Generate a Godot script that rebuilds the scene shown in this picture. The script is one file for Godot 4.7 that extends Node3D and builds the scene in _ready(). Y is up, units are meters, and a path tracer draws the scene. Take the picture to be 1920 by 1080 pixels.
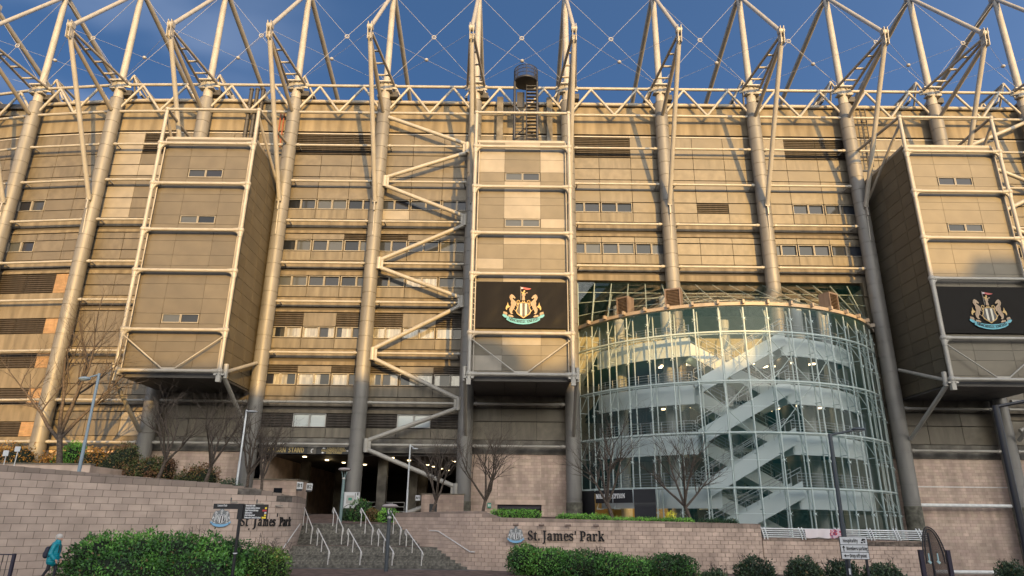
extends Node3D

const UP := Vector3.UP
var mats := {}
var texes := {}
var taken := {}
var box_cache := {}
var rng := RandomNumberGenerator.new()

# ---------------------------------------------------------------- naming and nodes

func numbered(base: String, parent: Node) -> String:
	var key := str(parent.get_instance_id()) + base
	var n: int = taken.get(key, 0)
	taken[key] = n + 1
	return base if n == 0 else "%s_%03d" % [base, n]

func thing(called: String, label: String, category: String, at := Vector3.ZERO, group := "") -> Node3D:
	var o := Node3D.new()
	o.name = numbered(called, self)
	add_child(o, true)
	o.position = at
	o.set_meta("label", label)
	o.set_meta("category", category)
	if group != "":
		o.set_meta("group", group)
	return o

func put(called: String, mesh: Mesh, m: Material, parent: Node3D, at := Vector3.ZERO, turn := Basis.IDENTITY) -> MeshInstance3D:
	var o := MeshInstance3D.new()
	o.name = numbered(called, parent)
	o.mesh = mesh
	o.material_override = m
	parent.add_child(o, true)
	o.transform = Transform3D(turn, at)
	return o

func commit(called: String, s: SurfaceTool, m: Material, parent: Node3D) -> MeshInstance3D:
	return put(called, s.commit(), m, parent)

func struct(called: String, s: SurfaceTool, m: Material) -> MeshInstance3D:
	var o := commit(called, s, m, self)
	o.set_meta("kind", "structure")
	return o

func again(src: Node3D, label: String, at: Vector3) -> Node3D:
	var r: Node3D = src.duplicate()
	r.name = numbered(String(src.name), self)
	add_child(r, true)
	r.position = at
	r.set_meta("label", label)
	return r

# ---------------------------------------------------------------- materials

func noise_tex(key: String, sd: int, freq: float, lo: float, hi: float, stretch := 1.0, octaves := 4, size := 256) -> ImageTexture:
	if texes.has(key):
		return texes[key]
	var n := FastNoiseLite.new()
	n.seed = sd
	n.frequency = freq
	n.noise_type = FastNoiseLite.TYPE_SIMPLEX_SMOOTH
	n.fractal_octaves = octaves
	var src: Image = n.get_seamless_image(size, int(size * stretch))
	if stretch != 1.0:
		src.resize(size, size, Image.INTERPOLATE_BILINEAR)
	var im := Image.create(size, size, true, Image.FORMAT_RGB8)
	for y in size:
		for x in size:
			var v := lerpf(lo, hi, src.get_pixel(x, y).r)
			im.set_pixel(x, y, Color(v, v, v))
	im.generate_mipmaps()
	texes[key] = ImageTexture.create_from_image(im)
	return texes[key]

func mat(key: String, c: Color, rough := 0.7, metal := 0.0, tex: Texture2D = null, scale := 0.25) -> StandardMaterial3D:
	if mats.has(key):
		return mats[key]
	var m := StandardMaterial3D.new()
	m.albedo_color = c.linear_to_srgb()
	m.roughness = rough
	m.metallic = metal
	if tex:
		m.albedo_texture = tex
		m.uv1_triplanar = true
		m.uv1_world_triplanar = true
		m.uv1_scale = Vector3.ONE * scale
	mats[key] = m
	return m

func vmat(key: String, rough := 0.8, tex: Texture2D = null, scale := 0.25) -> StandardMaterial3D:
	var m := mat(key, Color.WHITE, rough, 0.0, tex, scale)
	m.vertex_color_use_as_albedo = true
	return m

# ---------------------------------------------------------------- mesh pieces

func st() -> SurfaceTool:
	var s := SurfaceTool.new()
	s.begin(Mesh.PRIMITIVE_TRIANGLES)
	return s

func tri(s: SurfaceTool, a: Vector3, b: Vector3, c: Vector3) -> void:   # counter-clockwise from the front
	var n := (b - a).cross(c - a).normalized()
	s.set_normal(n); s.add_vertex(a)
	s.set_normal(n); s.add_vertex(c)
	s.set_normal(n); s.add_vertex(b)

func quad(s: SurfaceTool, a: Vector3, b: Vector3, c: Vector3, d: Vector3) -> void:
	tri(s, a, b, c)
	tri(s, a, c, d)

func box(s: SurfaceTool, at: Vector3, size: Vector3, turn := Basis.IDENTITY) -> void:
	var x := turn.x * size.x * 0.5
	var y := turn.y * size.y * 0.5
	var z := turn.z * size.z * 0.5
	quad(s, at - x - y + z, at + x - y + z, at + x + y + z, at - x + y + z)
	quad(s, at + x - y - z, at - x - y - z, at - x + y - z, at + x + y - z)
	quad(s, at + x - y + z, at + x - y - z, at + x + y - z, at + x + y + z)
	quad(s, at - x - y - z, at - x - y + z, at - x + y + z, at - x + y - z)
	quad(s, at - x + y + z, at + x + y + z, at + x + y - z, at - x + y - z)
	quad(s, at - x - y - z, at + x - y - z, at + x - y + z, at - x - y + z)

func slab(s: SurfaceTool, x0: float, x1: float, y0: float, y1: float, z0: float, z1: float) -> void:
	box(s, Vector3((x0 + x1) / 2, (y0 + y1) / 2, (z0 + z1) / 2), Vector3(absf(x1 - x0), absf(y1 - y0), absf(z1 - z0)))

func aim(d: Vector3) -> Basis:        # y axis along d
	var y := d.normalized()
	var x := (Vector3.RIGHT if absf(y.x) < 0.9 else Vector3.BACK).cross(y).normalized()
	return Basis(x, y, x.cross(y))

func tube(s: SurfaceTool, a: Vector3, b: Vector3, r: float, r2 := -1.0, n := 12, caps := true) -> void:
	if r2 < 0.0:
		r2 = r
	var t := aim(b - a)
	for i in n:
		var u := TAU * i / n
		var v := TAU * (i + 1) / n
		var du := t.x * cos(u) + t.z * sin(u)
		var dv := t.x * cos(v) + t.z * sin(v)
		var p := [a + du * r, a + dv * r, b + dv * r2, b + du * r2]
		var nn := [du, dv, dv, du]
		for k in [0, 1, 2, 0, 2, 3]:
			s.set_normal(nn[k]); s.add_vertex(p[k])
		if caps:
			tri(s, a, a + du * r, a + dv * r)
			tri(s, b, b + dv * r2, b + du * r2)

func ball(s: SurfaceTool, c: Vector3, r: Vector3, n := 12, rings := 8) -> void:
	for j in rings:
		for i in n:
			var q := []
			for k in [[j, i], [j, i + 1], [j + 1, i + 1], [j + 1, i]]:
				var th: float = PI * k[0] / rings
				var ph: float = TAU * k[1] / n
				q.append(Vector3(sin(th) * cos(ph), cos(th), sin(th) * sin(ph)))
			for k in [0, 2, 1, 0, 3, 2]:
				s.set_normal((q[k] / r).normalized()); s.add_vertex(c + q[k] * r)

func lathe(s: SurfaceTool, c: Vector3, prof: Array, n := 24) -> void:   # prof: [r, y] upwards
	for j in prof.size() - 1:
		var r0: float = prof[j][0]
		var r1: float = prof[j + 1][0]
		var y0: float = prof[j][1]
		var y1: float = prof[j + 1][1]
		var sl := Vector2(y1 - y0, r0 - r1).normalized()
		for i in n:
			var u := TAU * i / n
			var v := TAU * (i + 1) / n
			var du := Vector3(cos(u), 0, sin(u))
			var dv := Vector3(cos(v), 0, sin(v))
			var nu := du * sl.x + UP * sl.y
			var nv := dv * sl.x + UP * sl.y
			var p := [c + du * r0 + UP * y0, c + dv * r0 + UP * y0, c + dv * r1 + UP * y1, c + du * r1 + UP * y1]
			var nn := [nu, nv, nv, nu]
			for k in [0, 1, 2, 0, 2, 3]:
				s.set_normal(nn[k]); s.add_vertex(p[k])

func run(s: SurfaceTool, pts: Array, r: float, n := 8) -> void:         # bent tube through points
	for i in pts.size() - 1:
		tube(s, pts[i], pts[i + 1], r, r, n, i == 0 or i == pts.size() - 2)
		if i > 0:
			ball(s, pts[i], Vector3.ONE * r, n, 6)

func one_tube(called: String, a: Vector3, b: Vector3, r: float, m: Material, parent: Node3D, r2 := -1.0, n := 14) -> MeshInstance3D:
	var s := st()
	tube(s, a, b, r, r2, n)
	return commit(called, s, m, parent)

func block(called: String, x0: float, x1: float, y0: float, y1: float, z0: float, z1: float, m: Material, parent: Node3D) -> MeshInstance3D:
	var size := Vector3(absf(x1 - x0), absf(y1 - y0), absf(z1 - z0)).snappedf(0.001)
	if not box_cache.has(size):
		var b := BoxMesh.new()
		b.size = size
		box_cache[size] = b
	return put(called, box_cache[size], m, parent, Vector3((x0 + x1) / 2, (y0 + y1) / 2, (z0 + z1) / 2))

func letters(called: String, txt: String, height: float, m: Material, parent: Node3D, at: Vector3, turn := Basis.IDENTITY, serif := false, bold := true, width := 0.0, depth := 0.02, font_name := "") -> MeshInstance3D:
	var f := SystemFont.new()
	f.font_names = PackedStringArray(["Droid Serif" if serif else "Droid Sans"])
	f.font_weight = 700 if bold else 400
	var t := TextMesh.new()
	t.font = f
	t.text = txt
	t.font_size = 32
	t.pixel_size = height / 23.0
	t.depth = depth
	t.curve_step = 2.0
	t.horizontal_alignment = HORIZONTAL_ALIGNMENT_CENTER
	t.vertical_alignment = VERTICAL_ALIGNMENT_CENTER
	var o := put(called, t, m, parent, at, turn)
	if width > 0.0:
		var w := t.get_aabb().size.x
		if w > 0.001:
			o.transform.basis = turn * Basis.from_scale(Vector3(width / w, 1, 1))
	return o

func leaf_mesh(l: float, w: float) -> ArrayMesh:
	var s := st()
	tri(s, Vector3(0, 0, 0), Vector3(w * 0.5, l * 0.5, 0.18 * w), Vector3(0, l, 0))
	tri(s, Vector3(0, 0, 0), Vector3(0, l, 0), Vector3(-w * 0.5, l * 0.5, 0.18 * w))
	return s.commit()

func scatter(called: String, mesh: Mesh, xf: Array, cols: Array, m: Material, parent: Node3D) -> MultiMeshInstance3D:
	var mm := MultiMesh.new()
	mm.transform_format = MultiMesh.TRANSFORM_3D
	mm.use_colors = true
	mm.mesh = mesh
	mm.instance_count = xf.size()
	for i in xf.size():
		mm.set_instance_transform(i, xf[i])
		mm.set_instance_color(i, cols[i])
	var o := MultiMeshInstance3D.new()
	o.name = numbered(called, parent)
	o.multimesh = mm
	o.material_override = m
	parent.add_child(o, true)
	o.set_meta("kind", "stuff")
	return o

# ---------------------------------------------------------------- the scene

const COLS := [-51.0, -43.0, -35.3, -27.25, -19.4, -11.45, -3.4, 4.7, 13.0, 21.1, 29.3, 37.2, 45.3]
const COLZ := [-54.6, -53.0, -52.2, -52.0, -52.0, -52.0, -52.0, -52.0, -52.0, -52.0, -52.0, -52.0, -52.0]
const ORD := ["", "leftmost", "second", "third", "fourth", "fifth", "sixth", "seventh", "eighth", "ninth", "tenth", "eleventh", "rightmost"]

func _ready() -> void:
	rng.seed = 7
	var cam := Camera3D.new()
	cam.name = "camera"
	add_child(cam)
	cam.position = Vector3(0, 1.8, 0)
	cam.basis = Basis(Vector3.RIGHT, deg_to_rad(18.9)) * Basis(Vector3.BACK, deg_to_rad(0.62))
	cam.fov = 45.75
	cam.far = 1500.0
	cam.current = true

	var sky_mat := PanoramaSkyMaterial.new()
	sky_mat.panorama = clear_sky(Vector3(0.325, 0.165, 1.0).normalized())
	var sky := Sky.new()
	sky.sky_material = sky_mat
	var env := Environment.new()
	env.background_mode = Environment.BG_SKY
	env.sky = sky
	env.tonemap_mode = Environment.TONE_MAPPER_LINEAR
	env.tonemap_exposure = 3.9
	env.sdfgi_enabled = true
	env.ssao_enabled = true
	env.ssil_enabled = true
	var we := WorldEnvironment.new()
	we.name = "world_environment"
	we.environment = env
	add_child(we)
	var sun := DirectionalLight3D.new()
	sun.name = "sun"
	add_child(sun)
	sun.look_at_from_position(Vector3.ZERO, Vector3(-0.325, -0.165, -1.0), UP)
	sun.light_energy = 0.6
	sun.light_color = Color(1.0, 0.79, 0.44)
	sun.light_angular_distance = 0.5
	sun.shadow_enabled = true

	make_materials()
	ground()
	added_unseen_blocks()
	stand()
	mast_columns()
	cables()
	edge_trusses()
	towers()
	atrium()
	undercroft()
	retaining_walls()
	stairs()
	plants()
	furniture()
	signs()
	person()

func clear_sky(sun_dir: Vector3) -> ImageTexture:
	# clear-sky shape, its glow round the low sun raised as added fill; bright along the horizon, deep blue away from it, thin cirrus all over
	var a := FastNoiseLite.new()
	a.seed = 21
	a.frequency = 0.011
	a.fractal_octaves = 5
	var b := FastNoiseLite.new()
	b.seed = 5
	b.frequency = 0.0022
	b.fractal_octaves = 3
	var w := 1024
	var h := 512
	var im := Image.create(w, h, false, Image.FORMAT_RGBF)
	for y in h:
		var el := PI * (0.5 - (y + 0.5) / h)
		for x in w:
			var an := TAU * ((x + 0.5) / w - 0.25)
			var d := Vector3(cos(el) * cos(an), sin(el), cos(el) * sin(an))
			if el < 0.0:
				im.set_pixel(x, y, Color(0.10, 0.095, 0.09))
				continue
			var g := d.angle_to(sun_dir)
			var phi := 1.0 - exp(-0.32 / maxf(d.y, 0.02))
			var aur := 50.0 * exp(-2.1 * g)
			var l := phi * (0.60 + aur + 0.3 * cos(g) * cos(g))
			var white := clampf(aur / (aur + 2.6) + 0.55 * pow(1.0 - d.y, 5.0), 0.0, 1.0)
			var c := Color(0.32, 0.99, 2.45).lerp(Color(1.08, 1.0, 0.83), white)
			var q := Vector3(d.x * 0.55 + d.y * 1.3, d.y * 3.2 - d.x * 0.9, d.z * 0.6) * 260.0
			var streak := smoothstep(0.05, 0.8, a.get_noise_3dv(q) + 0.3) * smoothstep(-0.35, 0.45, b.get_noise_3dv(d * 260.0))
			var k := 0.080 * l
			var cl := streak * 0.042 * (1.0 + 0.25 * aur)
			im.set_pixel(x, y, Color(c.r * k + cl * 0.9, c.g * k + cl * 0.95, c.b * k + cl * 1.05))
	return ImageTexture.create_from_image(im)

func make_materials() -> void:
	var fine := noise_tex("fine", 3, 0.045, 0.80, 1.0)
	var blotch := noise_tex("blotch", 11, 0.012, 0.87, 1.0)
	var streak := noise_tex("streak", 17, 0.03, 0.72, 1.0, 0.16)
	var strong := noise_tex("strong", 29, 0.02, 0.45, 1.0, 1.0, 6)
	var stain := noise_tex("stain", 41, 0.02, 0.84, 1.04, 1.0, 6)
	var wash := noise_tex("wash", 43, 0.035, 0.80, 1.04, 0.22, 5)
	mat("cream_steel", Color(0.34, 0.32, 0.285), 0.42, 0.0, blotch, 0.3)
	mat("cream_dark", Color(0.33, 0.30, 0.26), 0.5, 0.0, blotch, 0.3)
	mat("cladding", Color(0.215, 0.205, 0.19), 0.5, 0.12, streak, 0.12)
	for i in 3:
		mat("panel%d" % i, Color(0.124, 0.104, 0.075) * [0.94, 1.0, 1.07][i], 0.5, 0.0, [blotch, wash, stain][i], 0.16 + 0.03 * i)
		mat("tower%d" % i, Color(0.112, 0.093, 0.064) * [0.93, 0.98, 1.05][i], 0.48, 0.05, blotch, 0.14 + 0.03 * i)
		mat("spandrel%d" % i, Color(0.160, 0.136, 0.100) * [0.94, 1.0, 1.06][i], 0.6, 0.0, streak, 0.2)
	mat("panel_light", Color(0.24, 0.213, 0.175), 0.5, 0.0, blotch, 0.2)
	mat("panel_dull", Color(0.105, 0.09, 0.073), 0.5, 0.0, blotch, 0.2)
	mat("louvre", Color(0.062, 0.050, 0.041), 0.6, 0.0, streak, 0.25)
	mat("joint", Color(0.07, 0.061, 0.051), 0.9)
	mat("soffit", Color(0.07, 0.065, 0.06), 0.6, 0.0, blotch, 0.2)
	mat("concrete", Color(0.195, 0.162, 0.118), 0.85, 0.0, streak, 0.15)
	mat("concrete_grey", Color(0.235, 0.215, 0.185), 0.85, 0.0, strong, 0.12)
	mat("fascia", Color(0.225, 0.185, 0.128), 0.85, 0.0, streak, 0.12)
	mat("plinth", Color(0.20, 0.19, 0.15), 0.9, 0.0, strong, 0.4)
	mat("mortar_pink", Color(0.30, 0.235, 0.195), 0.95, 0.0, fine, 0.5)
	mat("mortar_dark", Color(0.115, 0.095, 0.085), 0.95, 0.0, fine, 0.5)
	for i in 6:
		var k: float = [0.93, 0.98, 1.02, 1.05, 0.96, 1.08][i]
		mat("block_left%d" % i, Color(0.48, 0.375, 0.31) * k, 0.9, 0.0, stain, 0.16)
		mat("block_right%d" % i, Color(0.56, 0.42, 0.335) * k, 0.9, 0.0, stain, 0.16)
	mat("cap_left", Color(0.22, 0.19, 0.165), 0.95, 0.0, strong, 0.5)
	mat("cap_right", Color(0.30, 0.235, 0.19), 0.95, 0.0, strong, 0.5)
	vmat("blocks", 0.9, wash, 0.12)
	for i in 3:
		mat("step%d" % i, Color(0.215, 0.20, 0.17) * [0.85, 1.0, 1.2][i], 0.9, 0.0, strong, 0.7 + 0.2 * i)
	mat("paving", Color(0.235, 0.15, 0.115), 0.9, 0.0, strong, 0.3)
	mat("ground", Color(0.22, 0.205, 0.19), 0.95, 0.0, strong, 0.1)
	mat("soil", Color(0.07, 0.05, 0.035), 1.0, 0.0, strong, 0.5)
	mat("cable_steel", Color(0.28, 0.28, 0.29), 0.4)
	mat("white_paint", Color(0.72, 0.72, 0.70), 0.45, 0.0, blotch, 0.7)
	mat("white_rail", Color(0.70, 0.67, 0.64), 0.45, 0.0, blotch, 0.9)
	mat("frame", Color(0.26, 0.235, 0.195), 0.5)
	mat("frame_white", Color(0.36, 0.35, 0.33), 0.45)
	for i in 4:
		var g := mat("glass%d" % i, [Color(0.012, 0.014, 0.018), Color(0.03, 0.034, 0.042), Color(0.06, 0.065, 0.07), Color(0.018, 0.02, 0.028)][i], 0.06)
		g.metallic_specular = 0.42
	var bl := mat("blind", Color(0.33, 0.31, 0.26), 0.25, 0.0, noise_tex("blind", 8, 0.02, 0.6, 1.0, 0.05), 0.6)
	bl.clearcoat_enabled = true
	bl.clearcoat = 1.0
	bl.clearcoat_roughness = 0.05
	var sk := mat("frosted", Color(0.40, 0.44, 0.44), 0.2)
	sk.clearcoat_enabled = true
	sk.clearcoat_roughness = 0.05
	var pane := mat("pane", Color(0.014, 0.066, 0.066), 0.02)
	pane.transparency = BaseMaterial3D.TRANSPARENCY_ALPHA
	pane.albedo_color.a = 0.3
	pane.metallic_specular = 0.3
	var rp := pane.duplicate()
	rp.albedo_color.a = 0.1
	rp.metallic_specular = 0.5
	mats["roof_pane"] = rp
	mat("glazing_steel", Color(0.58, 0.66, 0.64), 0.4)
	mat("roof_steel", Color(0.27, 0.32, 0.29), 0.5)
	mat("atrium_white", Color(0.70, 0.78, 0.79), 0.55)
	mat("atrium_cream", Color(0.42, 0.40, 0.31), 0.7, 0.0, blotch, 0.2)
	mat("atrium_column", Color(0.36, 0.38, 0.37), 0.6)
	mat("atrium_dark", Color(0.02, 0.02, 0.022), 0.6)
	mat("atrium_floor", Color(0.20, 0.19, 0.18), 0.5)
	mat("atrium_soffit", Color(0.06, 0.06, 0.06), 0.7)
	mat("ring_beam", Color(0.33, 0.265, 0.20), 0.5, 0.0, blotch, 0.4)
	mat("copper", Color(0.20, 0.145, 0.11), 0.5, 0.0, streak, 0.4)
	var lamp := mat("downlight", Color(0.9, 0.8, 0.6), 0.4)
	lamp.emission_enabled = true
	lamp.emission = Color(1.0, 0.88, 0.66)
	lamp.emission_energy_multiplier = 2.4
	mat("black_iron", Color(0.018, 0.018, 0.022), 0.45)
	mat("black_sign", Color(0.012, 0.012, 0.014), 0.4)
	mat("tinted_iron", Color(0.02, 0.016, 0.034), 0.45)  # near-black iron; purple lens fringing of the gate posts put into the colour
	mat("rust", Color(0.22, 0.06, 0.03), 0.7)
	mat("pipe_grey", Color(0.04, 0.037, 0.035), 0.6)
	mat("post_green", Color(0.13, 0.19, 0.19), 0.4)
	mat("post_blue", Color(0.20, 0.26, 0.31), 0.4)
	mat("post_dark", Color(0.045, 0.055, 0.065), 0.4)
	mat("galvanised", Color(0.46, 0.48, 0.50), 0.35, 0.5)
	mat("lamp_disc", Color(0.33, 0.29, 0.28), 0.45)
	mat("gold_letter", Color(0.42, 0.31, 0.11), 0.4)
	mat("white_letter", Color(0.80, 0.80, 0.80), 0.5)
	mat("black_letter", Color(0.008, 0.007, 0.008), 0.8)
	mat("sign_white", Color(0.52, 0.53, 0.54), 0.5)
	mat("green_sign", Color(0.03, 0.25, 0.16), 0.5)
	mat("yellow", Color(0.75, 0.55, 0.03), 0.5)
	mat("red", Color(0.45, 0.03, 0.04), 0.5)
	var ban := mat("banner", Color(0.012, 0.011, 0.011), 0.3)
	ban.metallic_specular = 0.12
	vmat("print", 0.45)
	vmat("emblem", 0.5)
	for k in ["leaf", "leaf_dry"]:
		var lf := vmat(k, 0.55)
		lf.backlight_enabled = true
		lf.backlight = Color(0.12, 0.16, 0.04)
		lf.cull_mode = BaseMaterial3D.CULL_DISABLED
	mat("bark", Color(0.17, 0.125, 0.095), 0.9, 0.0, strong, 1.2)
	mat("bark_dark", Color(0.15, 0.115, 0.09), 0.9, 0.0, strong, 1.2)
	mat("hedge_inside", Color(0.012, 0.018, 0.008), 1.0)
	mat("brick_far", Color(0.33, 0.22, 0.17), 0.9, 0.0, strong, 0.2)
	mat("slate", Color(0.07, 0.075, 0.085), 0.7, 0.0, strong, 0.2)

# ---------------------------------------------------------------- ground

func ground_y(x: float, z: float) -> float:
	return -0.6 - 3.0 * smoothstep(19.0, 27.0, x) * smoothstep(33.0, 44.0, -z)

func plaza_y(x: float, z: float) -> float:
	var flat := 1.6 + 0.6 * smoothstep(43.5, 53.0, -z)
	flat -= 0.6 * smoothstep(8.0, 16.0, x)
	return flat + 2.3 * smoothstep(-15.0, -31.0, x) * (0.75 + 0.25 * smoothstep(32.0, 50.0, -z))

func sheet(s: SurfaceTool, x0: float, x1: float, z0: float, z1: float, nx: int, nz: int, f: Callable) -> void:
	for i in nx:
		for j in nz:
			var xa := lerpf(x0, x1, float(i) / nx)
			var xb := lerpf(x0, x1, float(i + 1) / nx)
			var za := lerpf(z0, z1, float(j) / nz)
			var zb := lerpf(z0, z1, float(j + 1) / nz)
			quad(s, Vector3(xa, f.call(xa, zb), zb), Vector3(xb, f.call(xb, zb), zb), Vector3(xb, f.call(xb, za), za), Vector3(xa, f.call(xa, za), za))

func ground() -> void:
	var s := st()
	sheet(s, -60, 60, -60, 0, 60, 40, ground_y)
	sheet(s, -600, -60, -600, 600, 2, 2, func(_x, _z): return -0.6)
	sheet(s, 60, 600, -600, 600, 2, 2, func(_x, _z): return -0.6)
	sheet(s, -60, 60, 0, 600, 2, 2, func(_x, _z): return -0.6)
	sheet(s, -60, 60, -600, -60, 2, 2, func(_x, _z): return -0.6)
	struct("ground", s, mats.ground)
	s = st()
	quad(s, Vector3(-30, -0.595, -26), Vector3(18, -0.595, -26), Vector3(18, -0.595, -37.9), Vector3(-30, -0.595, -37.9))
	struct("pavement", s, mats.paving)
	# upper plaza behind the retaining walls, carried on past the stand's entrance
	s = st()
	sheet(s, -14.0, 22.5, -76, -43.4, 40, 16, plaza_y)
	sheet(s, 13.0, 22.5, -43.4, -38.0, 6, 4, plaza_y)
	sheet(s, -1.5, 13.0, -43.4, -38.2, 8, 4, plaza_y)
	struct("plaza", s, mats.paving)
	s = st()
	sheet(s, -52.0, -14.0, -56, -39.5, 24, 10, plaza_y)
	sheet(s, -52.0, -19.0, -39.5, -36.9, 16, 2, plaza_y)
	sheet(s, -52.0, -24.0, -36.9, -33.0, 12, 2, plaza_y)
	struct("planted_terrace", s, mats.soil)

func added_unseen_blocks() -> void:
	# added brick blocks, unseen behind the camera, shaped to shade the foot of the stand
	var row := [[-70.0, 18.0, 28.8], [18.0, 29.0, 33.6], [29.0, 38.0, 34.8], [38.0, 42.0, 36.0], [42.0, 47.0, 33.8], [47.0, 62.0, 34.4], [62.0, 72.0, 38.0], [72.0, 77.0, 41.0], [77.0, 120.0, 42.4]]
	var names := ["added unseen long low red brick block behind the camera, farthest left"]
	for k in range(1, 9):
		names.append("added unseen red brick block behind the camera, %s from the left of its row" % ["", "second", "third", "fourth", "fifth", "sixth", "seventh", "eighth", "last"][k])
	for i in row.size():
		var r: Array = row[i]
		var t := thing("shade_block", names[i], "building", Vector3.ZERO, "added unseen brick blocks behind the camera")
		var x0: float = r[0]
		var x1: float = r[1] - 0.02
		var h: float = r[2]
		block("wall", x0, x1, -0.6, h - 2.5, 80, 92, mats.brick_far, t)
		var s := st()
		var a := Vector3(x0, h - 2.49, 79.6)
		var b := Vector3(x1, h - 2.49, 79.6)
		var c := Vector3(x1, h, 86)
		var d := Vector3(x0, h, 86)
		var e := Vector3(x1, h - 2.49, 92.4)
		var f := Vector3(x0, h - 2.49, 92.4)
		quad(s, b, a, d, c)
		quad(s, f, e, c, d)
		tri(s, a, f, d)
		tri(s, e, b, c)
		quad(s, a, b, e, f)
		commit("roof", s, mats.slate, t)
		var nx := int((x1 - x0) / 4.5)
		for k in nx:
			for fl in int((h - 5) / 3.6):
				var wx := x0 + (k + 0.5) * (x1 - x0) / nx
				block("window", wx - 0.6, wx + 0.6, 1.5 + fl * 3.6, 3.3 + fl * 3.6, 79.9, 80.02, mats.glass1, t)
	for i in 3:  # added unseen blocks that keep open sky out of the glass reflections
		var t := thing("reflection_block", ["nearest", "middle", "farthest"][i] + " added unseen block at right darkening the glass reflections", "building", Vector3.ZERO, "added unseen blocks at right")
		var z0 := -22.0 + i * 24.0
		block("wall", 80, 92, -4.0, 15.0 + i, z0, z0 + 23.5, mats.brick_far, t)
		block("roof", 79.6, 92.4, 15.0 + i, 15.4 + i, z0 - 0.1, z0 + 23.6, mats.slate, t)
		for k in 5:
			for fl in 4:
				block("window", 79.97, 80.05, 1.5 + fl * 3.4, 3.2 + fl * 3.4, z0 + 1.5 + k * 4.4, z0 + 2.8 + k * 4.4, mats.glass1, t)

# ---------------------------------------------------------------- the stand's front wall

const BEAMS := [32.5, 29.05, 25.35, 21.6, 18.3, 14.12, 10.26, 7.12]
const TOPROWS := [[32.05, 34.05], [30.97, 32.0], [29.9, 30.92], [28.85, 29.85], [27.76, 28.8]]

func pick(base: String, n: int) -> Material:
	return mats[base + str(rng.randi() % n)]

func louvre(parent: Node3D, x0: float, x1: float, y0: float, y1: float, z: float) -> void:
	var s := st()
	slab(s, x0, x1, y0, y1, z - 0.12, z - 0.06)
	var n := maxi(3, int((y1 - y0) / 0.17))
	for i in n:
		var y := lerpf(y0, y1, (i + 0.5) / n)
		box(s, Vector3((x0 + x1) / 2, y, z), Vector3(x1 - x0, 0.02, 0.13), Basis(Vector3.RIGHT, 0.6))
	commit("louvre", s, mats.louvre, parent)

func window_pair(parent: Node3D, x0: float, x1: float, y0: float, y1: float, z: float, kind: String, dep := 0.2) -> void:
	var fm: Material = mats.frame_white if kind == "f" else mats.frame
	var w := (x1 - x0) / 2
	for k in 2:
		var a := x0 + k * w + (0.05 if k == 0 else 0.015)
		var b := x0 + (k + 1) * w - (0.05 if k == 1 else 0.015)
		var s := st()
		slab(s, a, b, y1 - 0.04, y1, z - dep, z + 0.02)
		slab(s, a, b, y0, y0 + 0.05, z - dep, z + 0.03)
		slab(s, a, a + 0.045, y0 + 0.05, y1 - 0.04, z - dep, z + 0.02)
		slab(s, b - 0.045, b, y0 + 0.05, y1 - 0.04, z - dep, z + 0.02)
		commit("window_frame", s, fm, parent)
		var u := rng.randf()
		if kind == "w":
			block("window", a + 0.045, b - 0.045, y0 + 0.05, y1 - 0.04, z - dep, z - dep * 0.7, mats["glass" + str(rng.randi() % 4)], parent)
		elif kind == "f":
			block("window", a + 0.045, b - 0.045, y0 + 0.05, y1 - 0.04, z - dep, z - dep * 0.7, mats.frosted, parent)
		else:
			if u < 0.45:
				block("window", a + 0.045, b - 0.045, y0 + 0.05, y1 - 0.04, z - dep, z - dep * 0.7, mats.blind, parent)
			else:
				var c := lerpf(a + 0.045, b - 0.045, rng.randf_range(0.3, 0.7))
				block("window", a + 0.045, c, y0 + 0.05, y1 - 0.04, z - dep, z - dep * 0.7, mats.blind if u < 0.75 else mats.glass3, parent)
				block("window", c, b - 0.045, y0 + 0.05, y1 - 0.04, z - dep, z - dep * 0.67, mats.glass0 if u < 0.75 else mats.blind, parent)

func cells(parent: Node3D, xs: Array, y0: float, y1: float, pattern: String, z: float) -> void:
	for i in pattern.length():
		var c := pattern[i]
		var a: float = xs[i] + 0.02
		var b: float = xs[i + 1] - 0.02
		match c:
			"p": block("panel", a, b, y0, y1 - 0.02, z - 0.15, z, pick("panel", 3), parent)
			"l": block("light_panel", a, b, y0, y1 - 0.02, z - 0.15, z, mats.panel_light, parent)
			"D": block("dull_panel", a, b, y0, y1 - 0.02, z - 0.15, z, mats.panel_dull, parent)
			"s": block("spandrel_panel", a, b, y0, y1 - 0.02, z - 0.15, z + 0.03, pick("spandrel", 3), parent)
			"d": louvre(parent, a, b, y0, y1 - 0.02, z - 0.05)
			"w", "b", "f": window_pair(parent, a, b, y0, y1, z - 0.02, c)
			"k": brickwork(parent, a, b, y0, y1, z - 0.06, 0.45, 0.15, Color(0.32, 0.205, 0.115))

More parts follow.
